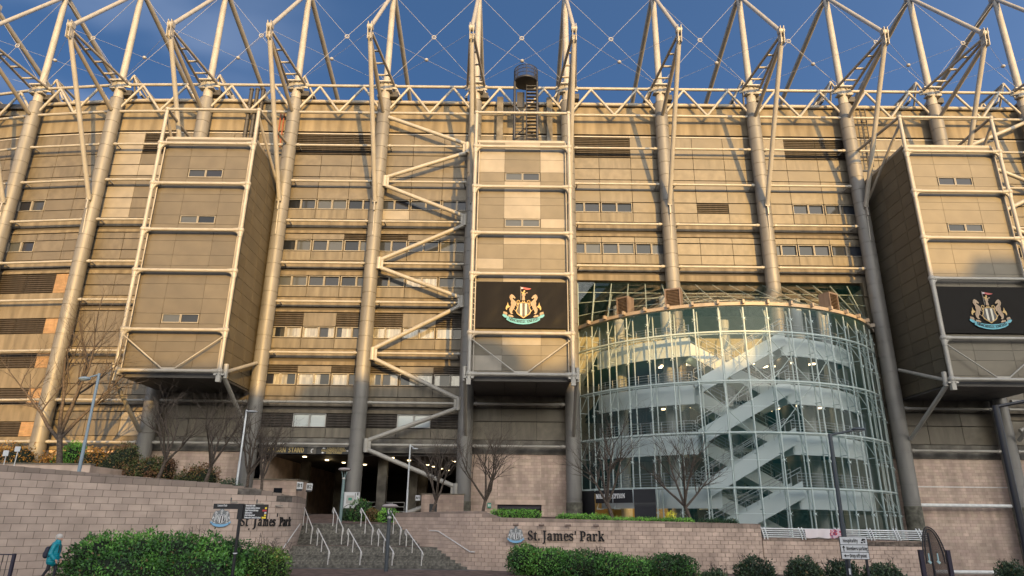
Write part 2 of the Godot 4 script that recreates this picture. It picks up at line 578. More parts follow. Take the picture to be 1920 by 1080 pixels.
func brickwork(parent: Node3D, x0: float, x1: float, y0: float, y1: float, z: float, l: float, h: float, c: Color) -> void:
	var s := st()
	var row := 0
	var y := y0
	while y < y1 - 0.03:
		var yt := minf(y + h, y1)
		var tone := rng.randf_range(0.93, 1.05)
		var x := x0 - (0.0 if row % 2 == 0 else l * 0.5)
		while x < x1 - 0.03:
			var a := maxf(x, x0) + 0.006
			var b := minf(x + l, x1) - 0.006
			if b - a > 0.03:
				var k := rng.randf_range(0.86, 1.1) * tone
				s.set_color(Color(c.r * k, c.g * k * rng.randf_range(0.97, 1.02), c.b * k))
				var zf := z + rng.randf_range(-0.002, 0.003)
				var p := [Vector3(a, y + 0.006, zf), Vector3(b, y + 0.006, zf), Vector3(b, yt - 0.006, zf), Vector3(a, yt - 0.006, zf)]
				var q := []
				for v in p:
					q.append(Vector3(v.x, v.y, z - 0.03))
				quad(s, p[0], p[1], p[2], p[3])
				for e in 4:
					quad(s, q[e], q[(e + 1) % 4], p[(e + 1) % 4], p[e])
			x += l
		y = yt
		row += 1
	var o := commit("blockwork", s, mats.blocks, parent)
	o.set_meta("kind", "stuff")
	block("mortar", x0, x1, y0, y1, z - 0.12, z - 0.012, mats.mortar_pink, parent)

func band(parent: Node3D, l: float, yt: float, yb: float, slot: float) -> void:
	# concrete between the spandrel above and the panels below, with a floor-edge slot coloured dark to deepen the beam shadow
	block("concrete_band", 0, l, slot + 0.13, yt, -1.1, -0.83, mats.concrete, parent)
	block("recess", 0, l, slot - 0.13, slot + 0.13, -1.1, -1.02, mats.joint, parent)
	block("concrete_band", 0, l, yb + 0.08, slot - 0.13, -1.1, -0.87, mats.concrete, parent)
	block("ledge", 0, l, yb, yb + 0.08, -1.1, -0.76, mats.concrete, parent)

func bay(stand_node: Node3D, i: int, kind: String) -> void:
	var a := Vector3(COLS[i], 0, COLZ[i])
	var b := Vector3(COLS[i + 1], 0, COLZ[i + 1])
	var l := a.distance_to(b)
	var dx := (b - a).normalized()
	var s := st()
	var low := 20.62 if kind == "glass" else 6.62
	slab(s, 0, l, low, 34.02, -1.5, -0.98)
	var p := commit("facade_bay", s, mats.joint, stand_node)
	p.transform = Transform3D(Basis(dx, UP, dx.cross(UP)), a)
	var xs := [0.0, l / 3, l * 2 / 3, l]
	block("concrete_fascia", 0, l, 34.36, 37.3, -1.5, -0.8, mats.fascia, p)
	block("flashing", 0, l, 34.06, 34.18, -1.5, -0.78, mats.cream_dark, p)
	# beams across the bay
	for y in BEAMS:
		if kind == "glass" and y < 21.0:
			continue
		if kind == "tower" and y > 10.5 and y < 32.0:
			continue
		if kind == "right_end" and y < 7.5 and false:
			continue
		var bt := st()
		tube(bt, Vector3(0, y, 0), Vector3(l, y, 0), 0.1, 0.1, 14)
		for e in [0.75, l - 0.75]:
			tube(bt, Vector3(e - 0.09, y, 0), Vector3(e + 0.09, y, 0), 0.135, 0.135, 14)
			box(bt, Vector3(e, y, -0.4), Vector3(0.08, 0.1, 0.8))
		commit("beam_tube", bt, mats.cream_steel, p)
	var s2 := st()
	tube(s2, Vector3(0, 37.3, -0.62), Vector3(l, 37.3, -0.62), 0.17, 0.17, 12)
	commit("coping_tube", s2, mats.cream_dark, p)
	var top: Array = {
		"left": ["ppp", "ppp", "ppp", "ppp", "ppp"], "second": ["ldp", "lpp", "llp", "ppp", "lpp"],
		"office": ["ddd", "ppp", "ppp", "Dpp", "ppp"], "brace": ["ppp", "ppp", "ppp", "ppD", "ppp"],
		"glass": [], "tower": ["ppp", "ppp", "ppp", "ppp", "ppp"], "right_end": ["ppp", "ppp", "ppp", "ppp", "ppp"], "far_left": ["ppp", "ppp", "ppp", "ppp", "ppp"]}[kind]
	if kind == "glass":
		top = [["ddp", "ppp", "ppp", "Dpp", "ppp"], ["ppp", "ppp", "ppp", "pDp", "ppp"], ["pdd", "ppp", "ppp", "pDp", "ppp"]][i - 7]
	for k in 5:
		cells(p, xs, TOPROWS[k][0], TOPROWS[k][1], top[k], -0.8)
	var rows := []
	match kind:
		"office", "brace":
			rows = [[26.78, 27.7, "www"], [25.88, 26.74, "lps" if kind == "brace" else "sss"],
				[24.02, 24.5, "ppd" if kind == "office" else "dpp"], [22.97, 23.95, "www"], [22.12, 22.92, "sss"],
				[19.86, 20.75, "www" if kind == "office" else "wbw"], [18.95, 19.8, "sss"],
				[16.48, 17.6, "dpd"], [15.52, 16.42, "bbb"], [14.65, 15.46, "sss"],
				[12.72, 13.25, "dpd"], [11.72, 12.65, "bbb"], [10.85, 11.66, "sss"],
				[8.5, 9.5, "dff" if kind == "office" else "dfd"], [7.7, 8.44, "sss"]]
			if kind == "office":
				rows[13] = [8.5, 9.5, "dfd"]
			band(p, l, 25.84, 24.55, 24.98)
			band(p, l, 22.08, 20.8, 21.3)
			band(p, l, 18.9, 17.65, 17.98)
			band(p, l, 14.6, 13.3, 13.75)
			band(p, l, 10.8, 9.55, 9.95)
			block("concrete_band", 0, l, 6.62, 7.66, -1.3, -0.83, mats.concrete_grey, p)
		"glass":
			var w: Array = [["wwp", "ssp", "www", "sss"], ["pdp", "ppp", "ppp", "ppp"], ["pww", "pss", "www", "sss"]][i - 7]
			rows = [[26.78, 27.7, w[0]], [25.88, 26.74, w[1]], [24.02, 24.5, "ppp"], [22.97, 23.95, w[2]], [22.12, 22.92, w[3]]]
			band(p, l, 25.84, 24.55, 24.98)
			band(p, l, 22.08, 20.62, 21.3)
		"second":
			rows = [[26.78, 27.7, "lpp"], [25.88, 26.74, "lpp"], [23.96, 24.5, "ppp"], [22.97, 23.92, "ppp"], [22.12, 22.92, "ppp"],
				[19.86, 20.75, "ppp"], [18.95, 19.8, "ppp"], [15.9, 17.6, "ppp"], [14.65, 15.86, "ppp"], [11.7, 13.25, "ppp"], [10.85, 11.66, "ppp"], [8.9, 9.5, "ppl"], [7.7, 8.86, "ppl"]]
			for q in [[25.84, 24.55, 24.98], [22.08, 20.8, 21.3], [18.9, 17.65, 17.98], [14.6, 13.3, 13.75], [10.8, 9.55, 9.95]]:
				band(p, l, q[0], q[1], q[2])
			block("concrete_band", 0, l, 6.62, 7.66, -1.3, -0.83, mats.concrete, p)
		"left", "far_left":
			rows = [[26.7, 27.7, "wpp"], [25.88, 26.66, "ppp"], [23.9, 24.5, "ppp"], [22.9, 23.86, "wpp"], [22.12, 22.86, "ppp"],
				[19.2, 20.85, "ddk"], [15.75, 17.0, "ddk"], [12.95, 14.1, "ddk"], [10.1, 11.3, "ddk"], [7.6, 8.7, "ddk"]]
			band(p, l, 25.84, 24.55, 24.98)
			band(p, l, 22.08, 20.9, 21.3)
			for q in [[19.16, 17.04, 18.3], [15.71, 14.14, 14.9], [12.91, 11.34, 12.1], [10.06, 8.74, 9.5]]:
				block("concrete_band", 0, l, q[1], q[0], -1.1, -0.79, mats.concrete, p)
			block("concrete_band", 0, l, 6.62, 7.56, -1.3, -0.79, mats.concrete, p)
		"tower":
			rows = [[10.1, 11.05, "ppp"], [9.08, 10.06, "ppp"], [7.68, 9.04, "ppp"]]
			block("concrete_band", 0, l, 6.62, 7.64, -1.3, -0.83, mats.concrete_grey, p)
			block("plain_wall", 0, l, 11.1, 27.7, -1.1, -0.85, mats.panel0, p)
		"right_end":
			rows = [[26.78, 27.7, "wwp"], [25.88, 26.74, "ssp"], [24.02, 24.5, "ppp"], [22.97, 23.95, "www"], [22.12, 22.92, "sss"], [19.86, 20.75, "www"], [18.95, 19.8, "sss"],
				[16.48, 17.6, "ppp"], [15.52, 16.42, "ppp"], [14.65, 15.46, "sss"], [10.85, 13.25, "ppp"], [7.7, 9.5, "ppp"]]
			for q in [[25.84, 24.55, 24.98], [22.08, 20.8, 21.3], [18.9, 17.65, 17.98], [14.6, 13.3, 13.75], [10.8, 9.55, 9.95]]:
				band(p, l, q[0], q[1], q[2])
			block("concrete_band", 0, l, 6.62, 7.66, -1.3, -0.83, mats.concrete_grey, p)
	for r in rows:
		cells(p, xs, r[0], r[1], r[2], -0.8)
	# ground storey
	var pink := Color(0.54, 0.41, 0.33)
	match i:
		0, 1, 2, 3:
			brickwork(p, 0, l, 3.5, 6.6, -0.95, 0.45, 0.225, pink)
		6:
			brickwork(p, 0, 2.5, 1.6, 6.6, -0.9, 0.45, 0.225, pink)
			brickwork(p, 2.5, 5.75, 3.35, 6.6, -0.9, 0.45, 0.225, pink)
			brickwork(p, 5.75, l, 1.6, 6.6, -0.9, 0.45, 0.225, pink)
			block("lintel", 2.3, 6.05, 3.0, 3.35, -1.2, -0.85, mats.block_right5, p)
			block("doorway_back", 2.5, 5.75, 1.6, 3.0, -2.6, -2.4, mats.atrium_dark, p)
			block("roller_shutter", 2.5, 5.75, 2.7, 3.0, -1.3, -1.15, mats.tinted_iron, p)
		9:
			brickwork(p, 7.6, l, 0.6, 6.6, -0.9, 0.45, 0.225, pink)
			for k in 11:   # stacked stone pieces beside the glass
				block("edge_panel", 7.55, l, 6.7 + k * 1.27, 7.92 + k * 1.27, -1.0, -0.55 - 0.1 * (k % 2), pick("tower", 3), p)
		10, 11:
			brickwork(p, 0, l, -3.6, 6.6, -0.9, 0.45, 0.225, pink)
			one_tube("beam_tube", Vector3(0, 3.25, -0.2), Vector3(l, 3.25, -0.2), 0.13, mats.white_paint, p)
			one_tube("beam_tube", Vector3(-1.5, -1.25, -0.2), Vector3(l, -1.25, -0.2), 0.13, mats.white_paint, p)
			block("white_line", 0, l, 4.55, 4.62, -0.9, -0.87, mats.white_rail, p)

func stand() -> void:
	var t := thing("stadium_stand", "long tan panelled stand of the stadium filling the picture, with rows of windows", "stadium", Vector3.ZERO)
	var kinds := ["far_left", "left", "second", "tower", "office", "brace", "tower", "glass", "glass", "glass", "tower", "right_end"]
	for i in 12:
		bay(t, i, kinds[i])
	block("roof_slab", -52, 46, 36.4, 36.9, -95, -54.0, mats.concrete_grey, t)
	block("back_wall", -52, 46, 6.6, 36.4, -95, -94, mats.concrete_grey, t)
	block("end_wall", -52.5, -52, 1, 36.4, -95, -55.4, mats.concrete_grey, t)
	block("end_wall", 46, 46.5, -3, 36.4, -95, -53.5, mats.concrete_grey, t)
	# zigzag braces in the bay left of the middle tower
	var zz := [[-10.95, 35.2, -4.1, 32.6], [-4.1, 31.75, -10.95, 29.25], [-10.95, 28.6, -3.95, 25.75], [-3.95, 25.0, -10.85, 21.75], [-10.85, 21.2, -3.95, 18.6], [-3.95, 18.05, -10.8, 14.35], [-10.8, 13.7, -3.95, 10.55], [-3.95, 9.9, -10.75, 7.35], [-10.75, 6.8, -3.95, 4.15], [-3.95, 3.6, -7.9, 2.1]]
	for z in zz:
		one_tube("diagonal_brace", Vector3(z[0], z[1], -51.75), Vector3(z[2], z[3], -51.75), 0.17, mats.cream_steel, t)
	for z in [[-10.85, 28.9], [-10.8, 21.5], [-10.75, 14.0], [-10.7, 7.05], [-4.0, 32.2], [-3.95, 25.4], [-3.95, 18.3], [-3.95, 10.2], [-3.95, 3.9]]:
		var s := st()
		tube(s, Vector3(z[0], z[1] - 0.5, -51.7), Vector3(z[0], z[1] + 0.5, -51.7), 0.2, 0.2, 10)
		box(s, Vector3(z[0] + (0.1 if z[0] < -8 else -0.1), z[1], -51.7), Vector3(0.5, 0.75, 0.12))
		commit("brace_node", s, mats.cream_steel, t)
	var zr := [[39.3, 32.9, 44.7, 35.3], [39.8, 31.4, 44.9, 29.0], [44.8, 28.6, 40.2, 26.4], [40.2, 25.9, 44.9, 23.4], [44.9, 11.3, 38.2, 8.6], [38.0, 10.8, 44.9, 10.8]]
	for z in zr:
		one_tube("diagonal_brace", Vector3(z[0], z[1], -51.75), Vector3(z[2], z[3], -51.75), 0.17, mats.cream_steel, t)
	# vents, pipes, ladder on the concrete fascia
	for k in 3:
		var x := -23.5 + k * 0.52
		var s := st()
		tube(s, Vector3(x, 32.2, -52.2), Vector3(x, 38.3, -52.2), 0.16, 0.16, 10)
		for y in [33.6, 35.1, 36.6, 38.2]:
			tube(s, Vector3(x, y - 0.06, -52.2), Vector3(x, y + 0.06, -52.2), 0.2, 0.2, 10)
		commit("vent_pipe", s, mats.pipe_grey, t)
	for x in [-20.75, -20.45]:
		one_tube("red_pipe", Vector3(x, 32.6, -52.6), Vector3(x, 36.0, -52.6), 0.06, mats.rust, t)
	for x in [[-1.5, -0.95], [2.9, 3.4]]:
		block("concrete_fin", x[0], x[1], 31.0, 37.6, -52.8, -52.0, mats.concrete_grey, t)
	var ls := st()
	for x in [30.75, 31.2]:
		tube(ls, Vector3(x, 31.2, -52.4), Vector3(x + 0.1, 37.0, -52.4), 0.05, 0.05, 6)
	for k in 16:
		tube(ls, Vector3(30.75, 31.4 + k * 0.35, -52.4), Vector3(31.25, 31.4 + k * 0.35, -52.4), 0.03, 0.03, 6)
	commit("wall_ladder", ls, mats.pipe_grey, t)
	# roof trusses running back from the top of each column
	for i in 13:
		var x: float = COLS[i]
		var s := st()
		var z0: float = COLZ[i] - 1.5
		for k in 8:
			var za := z0 - k * 3.0
			var zb := za - 3.0
			tube(s, Vector3(x, 40.6, za), Vector3(x, 40.6, zb), 0.13, 0.13, 8)
			for e in [-1.0, 1.0]:
				tube(s, Vector3(x + e, 38.6, za), Vector3(x + e, 38.6, zb), 0.13, 0.13, 8)
				tube(s, Vector3(x, 40.6, za), Vector3(x + e, 38.6, za), 0.09, 0.09, 8)
				tube(s, Vector3(x, 40.6, za), Vector3(x + e, 38.6, zb), 0.09, 0.09, 8)
		commit("roof_truss", s, mats.cream_steel, t)
	# thin rail along the roof edge
	var rs := st()
	for k in 48:
		var x := -42.0 + k * 1.85
		tube(rs, Vector3(x, 36.9, -54.6), Vector3(x, 38.25, -54.6), 0.03, 0.03, 5)
	for y in [37.5, 38.25]:
		tube(rs, Vector3(-42, y, -54.6), Vector3(46, y, -54.6), 0.03, 0.03, 5)
	commit("roof_rail", rs, mats.pipe_grey, t)
	block("gutter", -52, 46, 36.95, 37.42, -54.2, -53.7, mats.black_iron, t)

# ---------------------------------------------------------------- columns, masts and their outriggers

func mast_columns() -> void:
	var t := thing("mast_column", "x", "steel mast", Vector3.ZERO, "grey columns carrying the cream roof masts")
	var prof := []
	var y := 1.0
	while y < 36.6:
		prof.append([0.57, y])
		prof.append([0.57, y + 1.155])
		prof.append([0.535, y + 1.16])
		prof.append([0.535, y + 1.2])
		y += 1.2
	prof.append([0.57, 37.0])
	prof.append([0.4, 37.02])
	var s := st()
	lathe(s, Vector3.ZERO, prof, 28)
	commit("column", s, mats.cladding, t)
	s = st()
	lathe(s, Vector3.ZERO, [[0.4, 37.0], [0.4, 38.5], [0.34, 38.55], [0.34, 39.0]], 24)
	for e in [-1.0, 1.0]:
		box(s, Vector3(e * 0.62, 38.45, 0.15), Vector3(0.75, 0.5, 0.1), Basis(UP, e * 0.35))
		box(s, Vector3(e * 0.4, 37.9, 0.25), Vector3(0.5, 0.12, 0.6))
	box(s, Vector3(0, 38.75, 0.1), Vector3(1.5, 0.12, 0.9))
	commit("collar", s, mats.cream_steel, t)
	s = st()
	box(s, Vector3(0.7, 37.75, -0.5), Vector3(0.8, 0.5, 1.0))
	box(s, Vector3(0.35, 37.5, -0.9), Vector3(0.5, 0.7, 0.5))
	commit("hinge_block", s, mats.pipe_grey, t)
	var apex := Vector3(0, 49.0, 0)
	var tip := Vector3(0, 38.75, 7.45)
	one_tube("mast", Vector3(0, 38.9, 0), apex, 0.3, mats.cream_steel, t, 0.25, 20)
	one_tube("tie_tube", apex, tip + Vector3(0, 0.15, -0.1), 0.17, mats.cream_steel, t)
	one_tube("back_strut", apex, Vector3(0, 38.4, -38.0), 0.24, mats.cream_steel, t)
	s = st()
	ball(s, apex, Vector3(0.4, 0.4, 0.5))
	box(s, apex + Vector3(0, 0.1, 0), Vector3(0.14, 1.2, 1.4))
	commit("apex_joint", s, mats.cream_steel, t)
	s = st()
	for e in [-0.13, 0.13]:
		box(s, tip + Vector3(e, -0.35, -0.05), Vector3(0.05, 1.5, 0.6), Basis(Vector3.RIGHT, 0.1))
	tube(s, tip + Vector3(-0.22, 0.05, 0), tip + Vector3(0.22, 0.05, 0), 0.26, 0.26, 14)
	tube(s, tip + Vector3(-0.2, -0.8, -0.1), tip + Vector3(0.2, -0.8, -0.1), 0.14, 0.14, 10)
	commit("tip_joint", s, mats.cream_steel, t)
	var foot := Vector3(0, 26.9, 0.72)
	one_tube("tie_down", tip + Vector3(0, -0.5, 0), foot, 0.185, mats.cream_steel, t)
	s = st()
	box(s, foot + Vector3(0, -0.35, 0), Vector3(0.1, 1.1, 0.24))
	box(s, foot + Vector3(0, 0.1, 0.02), Vector3(0.34, 0.5, 0.2))
	tube(s, foot + Vector3(0, -0.7, -0.05), foot + Vector3(0, -3.0, -0.18), 0.05, 0.05, 8)
	commit("tie_foot", s, mats.cream_steel, t)
	one_tube("lower_strut", tip + Vector3(0, -0.8, -0.2), Vector3(0, 35.6, 0.6), 0.165, mats.cream_dark, t)
	for e in [-1.0, 1.0]:
		one_tube("ladder_strut", tip + Vector3(e * 0.12, -0.35, -0.25), Vector3(e * 0.75, 38.5, 0.35), 0.115, mats.cream_dark, t)
	for k in [0.32, 0.56, 0.8]:
		var c := (tip + Vector3(0, -0.35, -0.25)).lerp(Vector3(0, 38.5, 0.35), k)
		var w := lerpf(0.12, 0.75, k)
		one_tube("ladder_rung", c - Vector3(w, 0, 0), c + Vector3(w, 0, 0), 0.09, mats.cream_steel, t)
	s = st()
	lathe(s, Vector3.ZERO, [[0.59, -3.4], [0.59, 3.15], [0.56, 3.17]], 28)
	commit("plinth", s, mats.plinth, t)
	for i in 13:
		var nx := "beside the zigzag braces" if i in [5, 6] else "rising behind the curved glass entrance" if i in [8, 9] else "right beside the glass entrance" if i in [7, 10] else "at the left end of the stand" if i < 3 else "at the left projecting tower" if i < 5 else "at the right end of the stand"
		var lab: String = ("leftmost" if i == 0 else "rightmost" if i == 12 else ORD[i] + " from the left") + " of the grey columns with cream roof mast, " + nx
		var at := Vector3(COLS[i], 0, COLZ[i])
		if i == 0:
			t.position = at
			t.set_meta("label", lab)
		else:
			again(t, lab, at)

func cables() -> void:
	for i in 12:
		var a := Vector3(COLS[i], 0, COLZ[i])
		var b := Vector3(COLS[i + 1], 0, COLZ[i + 1])
		var where := "right of the %s mast from the left" % (ORD[i + 1] if i > 0 else "first")
		var t := thing("mast_cable_cross", "crossed white cables with a ring, " + where, "cables", Vector3.ZERO, "crossed cables between the masts")
		var m := ((a + b) / 2) + UP * 43.9
		var ends := [a + UP * 48.8, b + UP * 48.8, a + UP * 38.9, b + UP * 38.9]
		for e in ends:
			one_tube("cable", e, m, 0.016, mats.cable_steel, t, -1.0, 6)
		var s := st()
		for k in 12:
			tube(s, m + Vector3(cos(TAU * k / 12), sin(TAU * k / 12), 0) * 0.2, m + Vector3(cos(TAU * (k + 1) / 12), sin(TAU * (k + 1) / 12), 0) * 0.17, 0.05, 0.05, 6, false)
		commit("ring", s, mats.cable_steel, t)
		var t2 := thing("outrigger_cable_cross", "thin crossed cables with white ball, " + where, "cables", Vector3.ZERO, "crossed cables between the outriggers")
		var c := (a + b) / 2 + Vector3(0, 38.6, 3.7)
		for e in [a + Vector3(0, 38.6, 7.3), b + Vector3(0, 38.6, 7.3), a + Vector3(0, 38.6, 0.3), b + Vector3(0, 38.6, 0.3)]:
			one_tube("cable", e, c, 0.011, mats.cable_steel, t2, -1.0, 6)
		s = st()
		ball(s, c, Vector3(0.17, 0.14, 0.17))
		commit("ball", s, mats.cable_steel, t2)

func edge_trusses() -> void:
	for i in 12:
		var a := Vector3(COLS[i], 0, COLZ[i] + 0.05)
		var b := Vector3(COLS[i + 1], 0, COLZ[i + 1] + 0.05)
		var t := thing("edge_truss", "cream zigzag truss along the roof edge, %s bay from the left" % ("first" if i == 0 else ORD[i + 1] if i < 11 else "twelfth"), "truss", Vector3.ZERO, "zigzag trusses along the roof edge")
		one_tube("top_chord", a + UP * 38.5, b + UP * 38.5, 0.135, mats.cream_steel, t)
		one_tube("bottom_chord", a + UP * 35.75, b + UP * 35.75, 0.125, mats.cream_steel, t)
		var ys := [36.2, 38.4, 35.8, 38.4, 36.2]
		var xs := [0.06, 0.26, 0.5, 0.75, 0.95]
		for k in 4:
			one_tube("diagonal", a.lerp(b, xs[k]) + UP * ys[k], a.lerp(b, xs[k + 1]) + UP * ys[k + 1], 0.11, mats.cream_steel, t)

# ---------------------------------------------------------------- three projecting towers

func towers() -> void:
	var labels := ["left projecting tan panelled tower without a banner", "middle projecting tan panelled tower, spiral stair on its roof", "right projecting tan panelled tower with its left side in view"]
	var x0s := [-27.0, -2.78, 30.3]
	for k in 3:
		var t := thing("projecting_tower", labels[k] + ", framed by cream tubes", "tower", Vector3.ZERO, "projecting towers on the stand")
		tower(t, x0s[k], k)
	banner(-2.62, 4.12, "black banner with a crest on the middle tower, in sunlight")
	banner(30.45, 37.2, "black banner with a crest on the right tower, in shade")
	spiral_stair()

func tower(t: Node3D, x0: float, which: int) -> void:
	var x1 := x0 + 6.92
	var zf := -46.6
	block("core", x0 + 0.1, x1 - 0.1, 11.15, 29.7, -52.9, zf - 0.1, mats.joint, t)
	block("roof_cap", x0, x1, 29.72, 29.92, -52.9, zf - 0.02, mats.cream_dark, t)
	var s := st()
	for i in 3:
		slab(s, x0 + 0.05 + i * 2.29, x0 + 2.3 + i * 2.29, 11.0, 11.12, -52.7, zf - 0.15)
	slab(s, x0 - 0.02, x1 + 0.02, 10.95, 11.25, zf - 0.14, zf + 0.02)
	commit("underside", s, mats.soffit, t)
	var xs := [x0, x0 + 2.12, x0 + 4.86, x1]
	var ys := [29.7, 29.1, 28.2, 27.12, 26.34, 25.7, 24.97, 24.34, 23.24, 22.5, 21.9, 21.17, 20.03, 19.22, 18.75, 17.8, 16.7, 15.58, 14.82, 14.3, 13.52, 12.78, 11.7, 11.25]
	var wins := [3, 8] if which > 0 else [3, 8, 17]
	var light := {}
	if which == 1:
		light = {0: [1], 1: [0, 2], 2: [0, 2], 4: [1], 5: [1], 6: [1], 7: [1], 8: [2], 10: [1, 2], 12: [0], 14: [1], 19: [1], 21: [0]}
	for r in ys.size() - 1:
		for c in 3:
			var m: Material = mats.panel_light if light.has(r) and c in light[r] else pick("tower", 3)
			if c == 1 and r in wins:
				block("panel", xs[1] + 0.02, xs[2] - 0.02, ys[r + 1] + 0.01, ys[r + 1] + 0.06, zf - 0.1, zf, m, t)
				window_pair(t, xs[1] + 0.02, xs[2] - 0.02, ys[r + 1] + 0.07, ys[r] - 0.04, zf - 0.005, "w", 0.07)
			else:
				block("panel", xs[c] + 0.009, xs[c + 1] - 0.009, ys[r + 1] + 0.009, ys[r] - 0.009, zf - 0.1, zf, m, t)
	# side cladding: three long panels per course
	for side in [0, 1]:
		var xa: float = x0 - 0.0 if side == 0 else x1 - 0.1
		var zs := [zf - 0.12, zf - 1.5, zf - 3.6, -52.7]
		var n := 20
		for r in n:
			for c in 3:
				block("side_panel", xa, xa + 0.1, lerpf(11.15, 29.7, float(r) / n) + 0.014, lerpf(11.15, 29.7, float(r + 1) / n) - 0.014, zs[c] - 0.02, zs[c + 1] + 0.02, mats["tower" + str((r * 5 + c * 2 + r / 3) % 3)], t)
	# tube frame standing off the front
	var z := -46.15
	var xl := x0 - 0.12
	var xr := x1 + 0.12
	for x in [xl, xr]:
		one_tube("upright", Vector3(x, 11.3, z), Vector3(x, 32.1, z), 0.135, mats.cream_steel, t)
		for e in [0.3]:
			one_tube("drain_pipe", Vector3(x + (e if x == xl else -e) * 0.9, 11.5, z - 0.2), Vector3(x + (e if x == xl else -e) * 0.9, 29.6, z - 0.2), 0.05, mats.cream_dark, t, -1.0, 8)
	for y in [32.1, 29.08, 25.66, 21.87, 18.68, 14.26, 11.35]:
		one_tube("rail", Vector3(xl, y, z), Vector3(xr, y, z), 0.125 if y < 30 else 0.115, mats.cream_steel, t)
		if y < 30.0:
			for e in [[xl, 1.0], [xr, -1.0]]:
				var g := st()
				ball(g, Vector3(e[0], y, z), Vector3(0.24, 0.24, 0.24))
				var pts := []
				for q in 5:
					var an := PI / 2 * q / 4
					pts.append(Vector3(e[0] + e[1] * (0.55 - 0.5 * sin(an)), y - 0.55 + 0.5 * cos(an), z))
				run(g, pts, 0.11, 6)
				tube(g, Vector3(e[0], y, z), Vector3(e[0] + e[1] * 0.55, y, z), 0.2, 0.15, 10)
				tube(g, Vector3(e[0], y, z), Vector3(e[0], y - 0.55, z), 0.2, 0.16, 10)
				tube(g, Vector3(e[0] + e[1] * 0.2, y, z), Vector3(e[0] + e[1] * 0.2, y, -46.6), 0.1, 0.1, 8)
				commit("frame_node", g, mats.cream_steel, t)
	var xm := (x0 + x1) / 2
	for e in [xl, xr]:
		one_tube("cross_rod", Vector3(e, 13.9, z), Vector3(xm + (0.3 if e == xr else -0.3), 11.4, z), 0.05, mats.cream_steel, t, -1.0, 8)
		var sgn := -1.0 if e == xl else 1.0
		var cx: float = e + sgn * 0.45
		var g := st()
		box(g, Vector3(e, 11.0, z), Vector3(0.3, 0.8, 0.3))
		box(g, Vector3(e, 11.1, z - 0.2), Vector3(0.7, 0.12, 0.7))
		tube(g, Vector3(e + sgn * 0.3, 10.9, z - 0.25), Vector3(e + sgn * 0.3, 11.9, z - 0.25), 0.17, 0.17, 10)
		commit("foot_node", g, mats.cream_steel, t)
		one_tube("lower_strut", Vector3(e + sgn * 0.25, 11.0, z - 0.2), Vector3(cx, 7.9, -51.5), 0.15, mats.cream_steel, t)
		one_tube("upper_strut", Vector3(e + sgn * 0.25, 11.3, z - 0.2), Vector3(cx, 13.1, -51.4), 0.13, mats.cream_steel, t)
		one_tube("top_stay", Vector3(e, 32.1, z), Vector3(cx, 32.4, -51.6), 0.12, mats.cream_dark, t)
		one_tube("top_brace", Vector3(e, 31.6, z), Vector3(cx, 27.6, -51.5), 0.11, mats.cream_dark, t)
		g = st()
		ball(g, Vector3(e, 32.1, z), Vector3.ONE * 0.19)
		commit("frame_node", g, mats.cream_steel, t)
	var bs := st()
	box(bs, Vector3(xm, 11.42, z), Vector3(0.9, 0.3, 0.1))
	commit("rod_plate", bs, mats.cream_steel, t)

# ---------------------------------------------------------------- crest

func poly(s: SurfaceTool, pts: Array, c: Color, z: float, mirror := false) -> void:
	var p := PackedVector2Array()
	for q in pts:
		var x: float = (q[0] - 437.0) / 800.0
		p.append(Vector2(-x if mirror else x, -(q[1] - 560.0) / 800.0))
	var ix := Geometry2D.triangulate_polygon(p)
	for k in range(0, ix.size(), 3):
		var a := Vector3(p[ix[k]].x, p[ix[k]].y, z)
		var b := Vector3(p[ix[k + 1]].x, p[ix[k + 1]].y, z)
		var d := Vector3(p[ix[k + 2]].x, p[ix[k + 2]].y, z)
		s.set_color(c)
		if (b - a).cross(d - a).z > 0:
			tri(s, a, b, d)
		else:
			tri(s, a, d, b)

func ribbon_line(s: SurfaceTool, pts: Array, w: float, c: Color, z: float, mirror := false) -> void:
	for i in pts.size() - 1:
		var a := Vector2(pts[i][0], pts[i][1])
		var b := Vector2(pts[i + 1][0], pts[i + 1][1])
		var n := (b - a).orthogonal().normalized() * w
		var e := (b - a).normalized() * w * 0.5
		poly(s, [[a.x + n.x - e.x, a.y + n.y - e.y], [b.x + n.x + e.x, b.y + n.y + e.y], [b.x - n.x + e.x, b.y - n.y + e.y], [a.x - n.x - e.x, a.y - n.y - e.y]], c, z, mirror)

